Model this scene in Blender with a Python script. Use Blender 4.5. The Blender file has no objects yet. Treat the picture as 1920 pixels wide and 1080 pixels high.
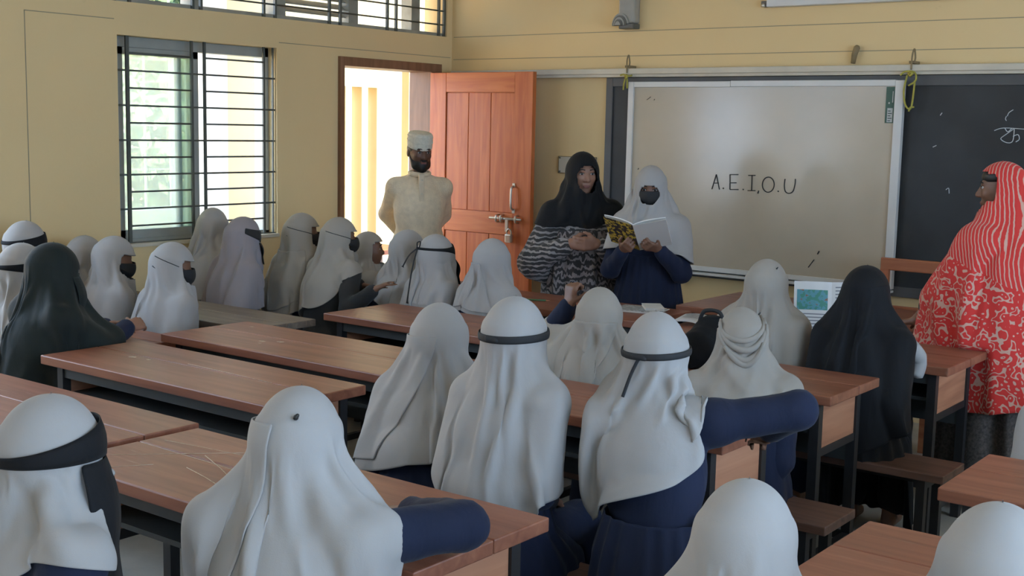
import bpy, bmesh, math, random
import numpy as np
from mathutils import Vector, Matrix

scene = bpy.context.scene
C = scene.collection
PI = math.pi
rng0 = np.random.RandomState(7)

# ------------------------------------------------------------------ camera
# left wall is x = 0, front wall y = 0, floor z = 0 (metres)
CAM = np.array([6.0, -7.1, 1.68])
yaw, pitch, roll = -0.64935419, -0.13011689, 0.02129242
fwd = np.array([math.sin(yaw)*math.cos(pitch), math.cos(yaw)*math.cos(pitch), math.sin(pitch)])
rgt = np.array([math.cos(yaw), -math.sin(yaw), 0.0])
upv = np.cross(rgt, fwd)
c_, s_ = math.cos(roll), math.sin(roll)
r2, u2 = c_*rgt + s_*upv, -s_*rgt + c_*upv
cd = bpy.data.cameras.new('camera')
cam = bpy.data.objects.new('camera', cd); C.objects.link(cam)
cam.matrix_world = Matrix(((r2[0], u2[0], -fwd[0], CAM[0]), (r2[1], u2[1], -fwd[1], CAM[1]), (r2[2], u2[2], -fwd[2], CAM[2]), (0, 0, 0, 1)))
cd.sensor_width = 36.0; cd.lens = 2298.18/1920*36.0; cd.clip_start = 0.05; cd.clip_end = 300
scene.camera = cam

# ------------------------------------------------------------------ light
vs = scene.view_settings
vs.view_transform = 'Standard'; vs.look = 'None'; vs.gamma = 1.0; vs.use_curve_mapping = False
vs.exposure = 2.27
w = bpy.data.worlds.new('daylight'); scene.world = w; w.use_nodes = True
bg = w.node_tree.nodes['Background']
bg.inputs[0].default_value = (0.51, 0.73, 1.05, 1); bg.inputs[1].default_value = 2.0
def portal(name, loc, size, normal):
    l = bpy.data.lights.new(name, 'AREA'); l.shape = 'RECTANGLE'; l.size, l.size_y = size
    l.cycles.is_portal = True
    o = bpy.data.objects.new(name, l); C.objects.link(o); o.location = loc
    o.rotation_euler = Vector(normal).to_track_quat('-Z', 'Y').to_euler()
SUN = bpy.data.lights.new('sun_offscreen', 'SUN'); SUN.energy = 10.0; SUN.angle = math.radians(1.5); SUN.color = (1.0, 0.82, 0.58)
so = bpy.data.objects.new('sun_offscreen', SUN); C.objects.link(so)
so.rotation_euler = Vector((-0.58, 0.25, -1.0)).to_track_quat('-Z', 'Y').to_euler()
scene.cycles.max_bounces = 8; scene.cycles.diffuse_bounces = 5; scene.cycles.transparent_max_bounces = 12
scene.cycles.sample_clamp_indirect = 4.0

# ------------------------------------------------------------------ materials
MATS = {}
def _new(name):
    m = bpy.data.materials.new(name); m.use_nodes = True
    return m, m.node_tree, m.node_tree.nodes['Principled BSDF']
def mat(name, col, rough=0.6, var=0.0, scale=8.0, bump=0.0, bscale=40.0, metal=0.0, sheen=0.0, spec=0.5, stretch=None, trans=0.0):
    if name in MATS: return MATS[name]
    m, nt, b = _new(name); N, L = nt.nodes, nt.links
    b.inputs['Base Color'].default_value = (*col, 1); b.inputs['Roughness'].default_value = rough
    b.inputs['Metallic'].default_value = metal; b.inputs['Specular IOR Level'].default_value = spec
    if sheen: b.inputs['Sheen Weight'].default_value = sheen
    tc = N.new('ShaderNodeTexCoord'); mp = N.new('ShaderNodeMapping'); L.new(tc.outputs['Object'], mp.inputs[0])
    if stretch: mp.inputs['Scale'].default_value = stretch
    if var:
        n = N.new('ShaderNodeTexNoise'); n.inputs['Scale'].default_value = scale; n.inputs['Detail'].default_value = 5
        L.new(mp.outputs[0], n.inputs['Vector'])
        r = N.new('ShaderNodeValToRGB'); L.new(n.outputs[0], r.inputs[0])
        r.color_ramp.elements[0].position = .3; r.color_ramp.elements[1].position = .72
        r.color_ramp.elements[0].color = (*[c*(1-var) for c in col], 1); r.color_ramp.elements[1].color = (*[min(1, c*(1+var*.6)) for c in col], 1)
        L.new(r.outputs[0], b.inputs['Base Color'])
    if bump:
        n2 = N.new('ShaderNodeTexNoise'); n2.inputs['Scale'].default_value = bscale; n2.inputs['Detail'].default_value = 4
        L.new(mp.outputs[0], n2.inputs['Vector'])
        bp = N.new('ShaderNodeBump'); bp.inputs['Strength'].default_value = bump; bp.inputs['Distance'].default_value = .01
        L.new(n2.outputs[0], bp.inputs['Height']); L.new(bp.outputs[0], b.inputs['Normal'])
    MATS[name] = m
    return m
def wood(name, dark, mid, light, rough=.38, axis='X', scale=1.0, chips=0.0):
    if name in MATS: return MATS[name]
    m, nt, b = _new(name); N, L = nt.nodes, nt.links
    tc = N.new('ShaderNodeTexCoord'); oi = N.new('ShaderNodeObjectInfo')
    add = N.new('ShaderNodeVectorMath'); add.operation = 'ADD'
    sc = N.new('ShaderNodeVectorMath'); sc.operation = 'SCALE'; sc.inputs[3].default_value = 9.0
    cmb = N.new('ShaderNodeCombineXYZ')
    for k in range(3): L.new(oi.outputs['Random'], cmb.inputs[k])
    L.new(cmb.outputs[0], sc.inputs[0]); L.new(tc.outputs['Object'], add.inputs[0]); L.new(sc.outputs[0], add.inputs[1])
    mp = N.new('ShaderNodeMapping'); L.new(add.outputs[0], mp.inputs[0])
    s = {'X': (1.2, 14, 14), 'Y': (14, 1.2, 14), 'Z': (14, 14, 1.2)}[axis]
    mp.inputs['Scale'].default_value = [q*scale for q in s]
    n = N.new('ShaderNodeTexNoise'); n.inputs['Scale'].default_value = 1.6; n.inputs['Detail'].default_value = 7; n.inputs['Distortion'].default_value = .8
    L.new(mp.outputs[0], n.inputs['Vector'])
    r = N.new('ShaderNodeValToRGB'); L.new(n.outputs[0], r.inputs[0])
    e = r.color_ramp.elements; e[0].position = .28; e[0].color = (*dark, 1); e[1].position = .75; e[1].color = (*light, 1)
    k = e.new(.5); k.color = (*mid, 1)
    col = r.outputs[0]
    if chips:
        n3 = N.new('ShaderNodeTexNoise'); n3.inputs['Scale'].default_value = 5.5; n3.inputs['Detail'].default_value = 6
        L.new(add.outputs[0], n3.inputs['Vector'])
        r3 = N.new('ShaderNodeValToRGB'); L.new(n3.outputs[0], r3.inputs[0])
        r3.color_ramp.elements[0].position = chips; r3.color_ramp.elements[1].position = chips+.015
        mx = N.new('ShaderNodeMixRGB'); L.new(r3.outputs[0], mx.inputs[0]); L.new(col, mx.inputs[1]); mx.inputs[2].default_value = (.46, .36, .26, 1)
        # fine scratches
        mp2 = N.new('ShaderNodeMapping'); mp2.inputs['Scale'].default_value = (6, 90, 6); mp2.inputs['Rotation'].default_value = (0, 0, .6)
        L.new(add.outputs[0], mp2.inputs[0])
        n4 = N.new('ShaderNodeTexNoise'); n4.inputs['Scale'].default_value = 1.0; n4.inputs['Detail'].default_value = 3; L.new(mp2.outputs[0], n4.inputs['Vector'])
        r4 = N.new('ShaderNodeValToRGB'); L.new(n4.outputs[0], r4.inputs[0]); r4.color_ramp.elements[0].position = .70; r4.color_ramp.elements[1].position = .74
        r4.color_ramp.elements[1].color = (.5, .5, .5, 1)
        mx2 = N.new('ShaderNodeMixRGB'); L.new(r4.outputs[0], mx2.inputs[0]); L.new(mx.outputs[0], mx2.inputs[1]); mx2.inputs[2].default_value = (.38, .25, .18, 1)
        col = mx2.outputs[0]
    L.new(col, b.inputs['Base Color'])
    b.inputs['Roughness'].default_value = rough; b.inputs['Specular IOR Level'].default_value = .5
    bp = N.new('ShaderNodeBump'); bp.inputs['Strength'].default_value = .12; bp.inputs['Distance'].default_value = .004
    L.new(n.outputs[0], bp.inputs['Height']); L.new(bp.outputs[0], b.inputs['Normal'])
    MATS[name] = m
    return m
def cloth(name, col, var=.06, rough=.9, fold=.35, sheen=.2, trans=0.0):
    if name in MATS: return MATS[name]
    m, nt, b = _new(name); N, L = nt.nodes, nt.links
    tc = N.new('ShaderNodeTexCoord'); mp = N.new('ShaderNodeMapping'); mp.inputs['Scale'].default_value = (1, 1, .35)
    L.new(tc.outputs['Object'], mp.inputs[0])
    n = N.new('ShaderNodeTexNoise'); n.inputs['Scale'].default_value = 5; n.inputs['Detail'].default_value = 4; L.new(mp.outputs[0], n.inputs['Vector'])
    r = N.new('ShaderNodeValToRGB'); L.new(n.outputs[0], r.inputs[0])
    r.color_ramp.elements[0].position = .3; r.color_ramp.elements[1].position = .7
    r.color_ramp.elements[0].color = (*[c*(1-var) for c in col], 1); r.color_ramp.elements[1].color = (*[min(1, c*(1+var)) for c in col], 1)
    L.new(r.outputs[0], b.inputs['Base Color'])
    b.inputs['Roughness'].default_value = rough; b.inputs['Sheen Weight'].default_value = sheen; b.inputs['Specular IOR Level'].default_value = .2
    if trans: b.inputs['Subsurface Weight'].default_value = 0.0
    n2 = N.new('ShaderNodeTexNoise'); n2.inputs['Scale'].default_value = 16; n2.inputs['Detail'].default_value = 3; n2.inputs['Distortion'].default_value = .6; L.new(mp.outputs[0], n2.inputs['Vector'])
    n3 = N.new('ShaderNodeTexNoise'); n3.inputs['Scale'].default_value = 420; n3.inputs['Detail'].default_value = 1; L.new(tc.outputs['Object'], n3.inputs['Vector'])
    b2 = N.new('ShaderNodeBump'); b2.inputs['Strength'].default_value = .12; b2.inputs['Distance'].default_value = .002; L.new(n3.outputs[0], b2.inputs['Height'])
    bp = N.new('ShaderNodeBump'); bp.inputs['Strength'].default_value = fold; bp.inputs['Distance'].default_value = .012
    L.new(n2.outputs[0], bp.inputs['Height']); L.new(b2.outputs[0], bp.inputs['Normal']); L.new(bp.outputs[0], b.inputs['Normal'])
    MATS[name] = m
    return m

# ------------------------------------------------------------------ mesh helpers
def V(*a): return np.array(a, float)
def link(o, parent=None, label=None, cat=None, group=None, kind=None):
    C.objects.link(o)
    if parent is not None: o.parent = parent
    if label: o['label'] = label
    if cat: o['category'] = cat
    if group: o['group'] = group
    if kind: o['kind'] = kind
    return o
def empty(name, loc=(0, 0, 0), rz=0.0, **kw):
    o = bpy.data.objects.new(name, None); o.location = loc; o.rotation_euler = (0, 0, rz); o.empty_display_size = .1
    return link(o, **kw)
def mk(name, verts, faces, m, parent=None, smooth=False, loc=None, **kw):
    me = bpy.data.meshes.new(name)
    if isinstance(faces, np.ndarray): faces = faces.tolist()
    me.from_pydata(verts.tolist() if isinstance(verts, np.ndarray) else verts, [], faces); me.update()
    if smooth: me.polygons.foreach_set('use_smooth', [True]*len(me.polygons))
    if m: me.materials.append(m)
    o = bpy.data.objects.new(name, me)
    if loc is not None: o.location = loc
    return link(o, parent, **kw)
def boxvf(lo, hi):
    x0, y0, z0 = lo; x1, y1, z1 = hi
    v = [(x0,y0,z0),(x1,y0,z0),(x1,y1,z0),(x0,y1,z0),(x0,y0,z1),(x1,y0,z1),(x1,y1,z1),(x0,y1,z1)]
    f = [(0,3,2,1),(4,5,6,7),(0,1,5,4),(1,2,6,5),(2,3,7,6),(3,0,4,7)]
    return v, f
def box(name, lo, hi, m, parent=None, bevel=0.0, **kw):
    v, f = boxvf(lo, hi)
    o = mk(name, v, f, m, parent, **kw)
    if bevel: bev(o, bevel)
    return o
def bev(o, wd, seg=2):
    bm = bmesh.new(); bm.from_mesh(o.data)
    bmesh.ops.bevel(bm, geom=bm.edges[:], offset=wd, segments=seg, profile=.5, affect='EDGES')
    bm.to_mesh(o.data); bm.free()
def join_boxes(name, boxes, m, parent=None, **kw):
    vs_, fs_ = [], []
    for lo, hi in boxes:
        v, f = boxvf(lo, hi); k = len(vs_); vs_ += v; fs_ += [tuple(i+k for i in q) for q in f]
    return mk(name, vs_, fs_, m, parent, **kw)
def tubevf(pts, rad, seg=8, closed=False):
    pts = np.array(pts, float); n = len(pts)
    rad = np.full(n, rad) if np.isscalar(rad) else np.array(rad)
    T = np.gradient(pts, axis=0)
    if closed: T = np.roll(pts, -1, 0) - np.roll(pts, 1, 0)
    T /= np.linalg.norm(T, axis=1)[:, None] + 1e-9
    ref = V(0, 0, 1) if abs(T[0][2]) < .9 else V(1, 0, 0)
    A = np.cross(T[0], ref); A /= np.linalg.norm(A)
    verts = []
    for i in range(n):
        A = A - T[i]*(A@T[i]); A /= np.linalg.norm(A)+1e-9; B = np.cross(T[i], A)
        for j in range(seg):
            a = 2*PI*j/seg; verts.append(pts[i] + rad[i]*(math.cos(a)*A + math.sin(a)*B))
    faces = []
    for i in range(n if closed else n-1):
        for j in range(seg):
            a, b = i*seg+j, i*seg+(j+1) % seg; i2 = (i+1) % n
            faces.append((a, b, i2*seg+(j+1) % seg, i2*seg+j))
    if not closed:
        faces.append(tuple(range(seg))[::-1]); faces.append(tuple(range((n-1)*seg, n*seg)))
    return np.array(verts), faces
def tube(name, pts, rad, m, parent=None, seg=8, closed=False, **kw):
    v, f = tubevf(pts, rad, seg, closed); return mk(name, v, f, m, parent, smooth=True, **kw)
def lathe(name, prof, m, parent=None, seg=24, center=(0, 0), **kw):
    v, f = [], []
    for r, z in prof:
        for j in range(seg): a = 2*PI*j/seg; v.append((center[0]+r*math.cos(a), center[1]+r*math.sin(a), z))
    for i in range(len(prof)-1):
        for j in range(seg): f.append((i*seg+j, i*seg+(j+1) % seg, (i+1)*seg+(j+1) % seg, (i+1)*seg+j))
    f.append(tuple(range(seg))[::-1]); f.append(tuple(range((len(prof)-1)*seg, len(prof)*seg)))
    return mk(name, v, f, m, parent, smooth=True, **kw)
def copy_tree(o, parent=None, **kw):
    c = o.copy(); C.objects.link(c); c.parent = parent
    for k, v in kw.items(): c[k] = v
    for ch in list(o.children): copy_tree(ch, c)
    return c
def solid(o, t=.003, off=0.0, sub=0):
    if sub:
        s = o.modifiers.new('sub', 'SUBSURF'); s.levels = sub; s.render_levels = sub
    md = o.modifiers.new('thickness', 'SOLIDIFY'); md.thickness = t; md.offset = off
    return o

# ------------------------------------------------------------------ signed-distance bodies
def rotm(y=0, p=0, r=0):
    """head turn y (left +), nod p (down +), tilt r (to the right +), degrees"""
    y, p, r = map(math.radians, (y, p, r))
    Rz = np.array([[math.cos(y), -math.sin(y), 0], [math.sin(y), math.cos(y), 0], [0, 0, 1]])
    Rx = np.array([[1, 0, 0], [0, math.cos(-p), -math.sin(-p)], [0, math.sin(-p), math.cos(-p)]])
    Ry = np.array([[math.cos(r), 0, math.sin(r)], [0, 1, 0], [-math.sin(r), 0, math.cos(r)]])
    return Rz @ Rx @ Ry
def cone(a, b, ra, rb, k=.02): return ('c', np.array(a, float), np.array(b, float), ra, rb, k)
def ell(c, r, R=None, k=.02): return ('e', np.array(c, float), np.array(r, float), np.eye(3) if R is None else R, k)
def pd(pr, P):
    if pr[0] == 'c':
        a, b, ra, rb = pr[1:5]; ab = b-a; t = np.clip(((P-a)@ab)/(ab@ab+1e-12), 0, 1)
        return np.sqrt((((P-a)-t[..., None]*ab)**2).sum(-1)) - (ra+(rb-ra)*t)
    c, r, R = pr[1:4]; q = (P-c)@R; k0 = np.sqrt(((q/r)**2).sum(-1)); k1 = np.sqrt(((q/(r*r))**2).sum(-1))+1e-9
    return k0*(k0-1)/k1
def pbb(pr):
    if pr[0] == 'c':
        a, b, ra, rb = pr[1:5]; m = max(ra, rb); return np.minimum(a, b)-m, np.maximum(a, b)+m
    c, r, R = pr[1:4]; e = np.sqrt(((R*r)**2).sum(1)); return c-e, c+e
def sdf_mesh(prims, h, disp=None):
    lo = np.min([pbb(p)[0] for p in prims], 0)-2.5*h; hi = np.max([pbb(p)[1] for p in prims], 0)+2.5*h
    n = np.ceil((hi-lo)/h).astype(int)+1
    F = np.full(n, .5, np.float32); ax = [lo[i]+h*np.arange(n[i]) for i in range(3)]
    for p in prims:
        k = p[-1]; b0, b1 = pbb(p); mg = k+2*h
        i0 = np.clip(np.floor((b0-mg-lo)/h).astype(int), 0, n-1); i1 = np.clip(np.ceil((b1+mg-lo)/h).astype(int)+1, 1, n)
        sl = tuple(slice(i0[q], i1[q]) for q in range(3))
        P = np.stack(np.meshgrid(*[ax[q][sl[q]] for q in range(3)], indexing='ij'), -1)
        d = pd(p, P); f = F[sl]; g = np.maximum(k-np.abs(f-d), 0)/max(k, 1e-6)
        F[sl] = np.minimum(f, d) - g*g*k*.25
    if disp is not None:
        P = np.stack(np.meshgrid(*ax, indexing='ij'), -1); F = F + disp(P).astype(np.float32)
    F = np.where(np.abs(F) < 1e-6, 1e-6, F)
    I = F < 0
    cnt = sum(I[a:n[0]-1+a, b:n[1]-1+b, c:n[2]-1+c].astype(np.int8) for a in (0, 1) for b in (0, 1) for c in (0, 1))
    act = (cnt > 0) & (cnt < 8); idx = np.argwhere(act)
    vid = np.full(act.shape, -1, np.int64); vid[act] = np.arange(len(idx))
    acc = np.zeros((len(idx), 3)); num = np.zeros(len(idx))
    for axn in range(3):
        o1, o2 = [q for q in range(3) if q != axn]
        for u in (0, 1):
            for v in (0, 1):
                A = idx.copy(); A[:, o1] += u; A[:, o2] += v; B = A.copy(); B[:, axn] += 1
                fa = F[A[:, 0], A[:, 1], A[:, 2]]; fb = F[B[:, 0], B[:, 1], B[:, 2]]; x = (fa < 0) != (fb < 0)
                t = np.where(x, fa/np.where(x, fa-fb, 1), 0); q = A.astype(float); q[:, axn] += t
                acc[x] += q[x]; num[x] += 1
    verts = lo + h*acc/num[:, None]
    quads = []
    for axn in range(3):
        s0 = [slice(None)]*3; s1 = [slice(None)]*3; s0[axn] = slice(0, -1); s1[axn] = slice(1, None)
        a, b = I[tuple(s0)], I[tuple(s1)]; e = np.argwhere(a != b)
        o1, o2 = (axn+1) % 3, (axn+2) % 3
        e = e[(e[:, o1] > 0) & (e[:, o2] > 0)]
        ins = a[e[:, 0], e[:, 1], e[:, 2]]
        def g(d1, d2):
            q = e.copy(); q[:, o1] -= d1; q[:, o2] -= d2; return vid[q[:, 0], q[:, 1], q[:, 2]]
        Q = np.stack([g(1, 1), g(0, 1), g(0, 0), g(1, 0)], 1)
        Q[~ins] = Q[~ins][:, ::-1]; quads.append(Q)
    return verts, np.concatenate(quads)
def sdf_obj(name, prims, h, m, parent, disp=None, **kw):
    v, f = sdf_mesh(prims, h, disp)
    return mk(name, v, f, m, parent, smooth=True, **kw)
def wav(P, seed, amp, sc=(9, 9, 4)):
    r = np.random.RandomState(seed); out = 0
    for k in range(4):
        d = r.randn(3)*np.array(sc)*(1+.6*k); out = out + np.sin(P@d + r.rand()*6.3)/(1+.5*k)
    return out*amp
# ------------------------------------------------------------------ the room
def wall_mat(name, col, col2, stain=.0):
    m, nt, b = _new(name); N, L = nt.nodes, nt.links
    tc = N.new('ShaderNodeTexCoord')
    n = N.new('ShaderNodeTexNoise'); n.inputs['Scale'].default_value = 1.1; n.inputs['Detail'].default_value = 6; L.new(tc.outputs['Object'], n.inputs['Vector'])
    r = N.new('ShaderNodeValToRGB'); L.new(n.outputs[0], r.inputs[0]); r.color_ramp.elements[0].position = .3; r.color_ramp.elements[1].position = .7
    r.color_ramp.elements[0].color = (*col2, 1); r.color_ramp.elements[1].color = (*col, 1)
    n2 = N.new('ShaderNodeTexNoise'); n2.inputs['Scale'].default_value = 14; n2.inputs['Detail'].default_value = 8; L.new(tc.outputs['Object'], n2.inputs['Vector'])
    r2_ = N.new('ShaderNodeValToRGB'); L.new(n2.outputs[0], r2_.inputs[0]); r2_.color_ramp.elements[0].position = .70; r2_.color_ramp.elements[1].position = .8
    r2_.color_ramp.elements[1].color = (.35, .35, .35, 1)
    mx = N.new('ShaderNodeMixRGB'); L.new(r2_.outputs[0], mx.inputs[0]); L.new(r.outputs[0], mx.inputs[1]); mx.inputs[2].default_value = (*[c*.8 for c in col2], 1)
    L.new(mx.outputs[0], b.inputs['Base Color']); b.inputs['Roughness'].default_value = .75; b.inputs['Specular IOR Level'].default_value = .3
    n3 = N.new('ShaderNodeTexNoise'); n3.inputs['Scale'].default_value = 60; n3.inputs['Detail'].default_value = 4; L.new(tc.outputs['Object'], n3.inputs['Vector'])
    bp = N.new('ShaderNodeBump'); bp.inputs['Strength'].default_value = .15; bp.inputs['Distance'].default_value = .004; L.new(n3.outputs[0], bp.inputs['Height']); L.new(bp.outputs[0], b.inputs['Normal'])
    MATS[name] = m; return m
M_wall = wall_mat('cream_plaster', (.76, .565, .29), (.71, .525, .27))
M_wallL = M_wall
M_joint = mat('joint_line', (.30, .25, .16), .9)
M_ceil = mat('ceiling_white', (.70, .68, .60), .8, .05)
M_floor = mat('floor_cement', (.42, .39, .33), .55, .15, 6, .1)
M_doorw = wood('door_wood', (.40, .082, .018), (.50, .125, .03), (.60, .175, .05), .45, 'Z')
M_doorh = wood('door_wood_rail', (.44, .095, .02), (.54, .145, .035), (.62, .20, .055), .45, 'X')
M_frame = wood('door_frame_wood', (.16, .075, .035), (.21, .10, .05), (.26, .13, .07), .5, 'Z')
M_iron = mat('painted_iron', (.085, .09, .075), .5, .2, 12)
M_alu = mat('aluminium_frame', (.36, .38, .35), .4, .1, 9, metal=.3)
M_steel = mat('steel', (.62, .60, .55), .3, .1, 12, metal=.9)
M_slate = mat('slate_board', (.026, .028, .029), .55, .5, 2.2)
M_slatef = mat('board_frame_grey', (.095, .093, .090), .6, .15, 6)
M_white = mat('whiteboard_enamel', (.50, .425, .315), .18, .09, 2.2, spec=.5)
M_whitef = mat('whiteboard_frame', (.62, .60, .55), .35, .05, 6)
M_strip = mat('ledge_paint', (.60, .54, .42), .6, .12, 5)
M_ink = mat('marker_ink', (.012, .012, .012), .6)
M_chalk = mat('chalk', (.55, .56, .55), .9)
M_rope = mat('yellow_rope', (.42, .36, .06), .8, .2, 30)
M_twig = mat('old_wood_peg', (.25, .18, .09), .8, .2, 20)

def slab_with_holes(name, axis, t0, t1, u, z, holes, m, **kw):
    """wall slab; axis 'x': thickness in x, runs along y. axis 'y': thickness in y, runs along x"""
    us = sorted({u[0], u[1], *[q for h in holes for q in h[:2]]}); zs = sorted({z[0], z[1], *[q for h in holes for q in h[2:]]})
    bx = []
    for i in range(len(us)-1):
        for j in range(len(zs)-1):
            cu, cz = (us[i]+us[i+1])/2, (zs[j]+zs[j+1])/2
            if any(h[0] < cu < h[1] and h[2] < cz < h[3] for h in holes): continue
            bx.append(((t0, us[i], zs[j]), (t1, us[i+1], zs[j+1])) if axis == 'x' else ((us[i], t0, zs[j]), (us[i+1], t1, zs[j+1])))
    return join_boxes(name, bx, m, kind='structure', **kw)

RX, BY, CZ = 8.2, -10.2, 3.35
WIN = (-2.90, -1.72, .95, 2.15); DOOR = (-1.18, -.14, 0, 2.13); TRN = (-9.9, -.06, 2.335, 2.98)
LW = [(-5.6, -3.95), (-7.6, -6.4)]
floor = box('floor', (-.22, BY-.2, -.12), (RX+.2, .2, 0), M_floor, kind='structure')
ceil = box('ceiling', (-.30, BY-1.4, CZ), (RX+1.5, .2, CZ+.12), M_ceil, kind='structure')  # unseen overhang past the right wall is added to keep sun off its windows
wl = slab_with_holes('wall_left', 'x', -.22, 0, (BY-.2, .2), (0, CZ), [WIN, DOOR, TRN]+[(a_, b_, .75, 2.15) for a_, b_ in LW], M_wallL)
wf = slab_with_holes('wall_front', 'y', 0, .2, (0, RX+.2), (0, CZ), [], M_wall)
RW = [(-4.3, -1.9), (-7.2, -4.7), (-9.4, -8.2)]
wr = slab_with_holes('wall_right', 'x', RX, RX+.22, (BY-.2, 0), (0, CZ), [(a, b, 0.85, 2.7) for a, b in RW], M_wall)
BW = [(6.9, 7.7)]
wb = slab_with_holes('wall_back', 'y', BY-.2, BY, (0, RX), (0, CZ), [(a, b, 0.85, 2.7) for a, b in BW], M_wall)
for a, b in RW: portal('window_right_offscreen', (RX+.1, (a+b)/2, 1.8), (1.9, b-a), (-1, 0, 0))
for a, b in BW: portal('window_back_offscreen', ((a+b)/2, BY-.1, 1.8), (b-a, 1.9), (0, 1, 0))
portal('window_daylight', (-.1, -2.31, 1.55), (1.2, 1.18), (1, 0, 0)); portal('door_daylight', (-.1, -.66, 1.06), (2.1, 1.04), (1, 0, 0)); portal('transom_daylight', (-.1, -1.86, 2.66), (.64, 3.6), (1, 0, 0)); portal('transom_left_offscreen', (-.1, -6.78, 2.66), (.64, 6.2), (1, 0, 0))
for a_, b_ in LW: portal('window_left_offscreen', (-.1, (a_+b_)/2, 1.45), (1.4, b_-a_), (1, 0, 0))
# simple wooden frames of the windows behind the camera
n_w = 2
for a, b in RW:
    w_ = join_boxes('window_%d' % n_w, [((RX+.08, a, .85), (RX+.14, a+.05, 2.75)), ((RX+.08, b-.05, .85), (RX+.14, b, 2.75)), ((RX+.08, a, .85), (RX+.14, b, .9)), ((RX+.08, a, 2.7), (RX+.14, b, 2.75)), ((RX+.08, (a+b)/2-.025, .85), (RX+.14, (a+b)/2+.025, 2.75))], M_alu, kind='structure'); n_w += 1
for a, b in BW:
    w_ = join_boxes('window_%d' % n_w, [((a, BY-.14, .85), (a+.05, BY-.08, 2.75)), ((b-.05, BY-.14, .85), (b, BY-.08, 2.75)), ((a, BY-.14, .85), (b, BY-.08, .9)), ((a, BY-.14, 2.7), (b, BY-.08, 2.75)), (((a+b)/2-.025, BY-.14, .85), ((a+b)/2+.025, BY-.08, 2.75))], M_alu, kind='structure'); n_w += 1

# plaster joints scored into the walls
def joint(parent, pts, ax):
    for (a, b) in pts:
        a, b = np.array(a), np.array(b); e = .0022
        lo, hi = np.minimum(a, b)-e, np.maximum(a, b)+e
        box('plaster_joint', lo, hi, M_joint, parent)
joint(wl, [((0, -3.46, 2.235), (0, -2.92, 2.235)), ((0, -3.46, .3), (0, -3.46, 2.235)), ((0, -1.70, 2.185), (0, -.02, 2.185))], 'x')
joint(wf, [((.02, 0, 2.335), (6, 0, 2.335)), ((.02, 0, 2.172), (6, 0, 2.172))], 'y')

# ledge over the boards
t1 = empty('trim_1', (0, 0, 0), kind='structure')
box('ledge_board', (.06, -.085, 2.048), (6.0, 0, 2.085), M_strip, t1, bevel=.004)
box('ledge_lip', (.06, -.065, 2.03), (6.0, 0, 2.048), M_strip, t1)
t2 = box('trim_2', (.05, -.02, .715), (1.40, 0, .75), mat('rail_brown', (.18, .12, .07), .6), kind='structure')

# blackboard
bb = empty('blackboard', (0, 0, 0), label='black slate chalkboard in a grey frame behind the whiteboard', cat='blackboard')
box('slate', (1.40, -.022, .74), (5.6, 0, 2.028), M_slate, bb)
for lo, hi in (((1.40, -.034, .74), (1.452, -.02, 2.028)), ((1.452, -.034, 1.968), (5.6, -.02, 2.028)), ((1.452, -.034, .74), (5.6, -.02, .80)), ((5.55, -.034, .80), (5.6, -.02, 1.968))):
    box('frame_rail', lo, hi, M_slatef, bb, bevel=.003)
def stroke(name, pts, r, m, parent, plane_y):
    p = [(x, plane_y, z) for x, z in pts]
    return tube(name, p, r, m, parent, seg=6)
def bez(pts, n=14):
    pts = np.array(pts, float); out = []
    for i in range(len(pts)-1):
        p0 = pts[max(i-1, 0)]; p1 = pts[i]; p2 = pts[i+1]; p3 = pts[min(i+2, len(pts)-1)]
        for t in np.linspace(0, 1, n, endpoint=False):
            out.append(.5*((2*p1)+(-p0+p2)*t+(2*p0-5*p1+4*p2-p3)*t*t+(-p0+3*p1-3*p2+p3)*t**3))
    out.append(pts[-1]); return np.array(out)
# chalk letters at the left end of a line of script
for pts in ([(3.90, 1.72), (3.96, 1.735), (4.10, 1.73)], [(3.965, 1.735), (3.985, 1.715), (4.01, 1.735)], [(4.02, 1.73), (3.975, 1.70), (3.945, 1.675), (3.985, 1.655), (4.02, 1.665), (4.025, 1.73)],
            [(4.02, 1.69), (4.05, 1.70), (4.06, 1.675), (4.04, 1.66)], [(3.975, 1.80), (3.985, 1.82), (4.01, 1.835)], [(3.97, 1.80), (3.965, 1.785), (3.972, 1.775)], [(3.97, 1.52), (4.0, 1.535), (4.05, 1.53)], [(4.03, 1.53), (4.0, 1.50), (4.03, 1.485), (4.05, 1.5)],
            [(3.72, 1.38), (3.735, 1.39), (3.74, 1.36)], [(3.66, 1.80), (3.67, 1.815)], [(3.63, 1.62), (3.65, 1.63)]):
    stroke('chalk_stroke', bez([(3.99+(x_-3.93)*.85, z_) for x_, z_ in pts] if pts[0][0] > 3.85 else pts, 8), .0024, M_chalk, bb, -.0225)

# whiteboard hung in front of it
wbd = empty('whiteboard', (0, 0, 0), label='white marker board hung over the blackboard with vowels written on it', cat='whiteboard')
WX0, WX1, WZ0, WZ1, WY = 1.60, 3.458, .785, 1.998, -.062
box('panel', (WX0+.03, WY+.002, WZ0+.03), (WX1-.03, -.036, WZ1-.02), M_white, wbd)
for lo, hi in (((WX0, WY-.012, WZ0), (WX0+.042, -.034, WZ1)), ((WX1-.05, WY-.012, WZ0), (WX1, -.034, WZ1)), ((WX0+.042, WY-.010, WZ1-.036), (2.35, -.034, WZ1)), ((2.352, WY-.010, WZ1-.034), (WX1-.05, -.034, WZ1+.003)), ((WX0+.042, WY-.012, WZ0), (WX1-.05, -.034, WZ0+.03))):
    box('frame_strip', lo, hi, M_whitef, wbd, bevel=.003)
box('tray', (WX0, WY-.055, WZ0-.022), (WX1, -.0345, WZ0-.008), M_whitef, wbd, bevel=.003)
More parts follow.
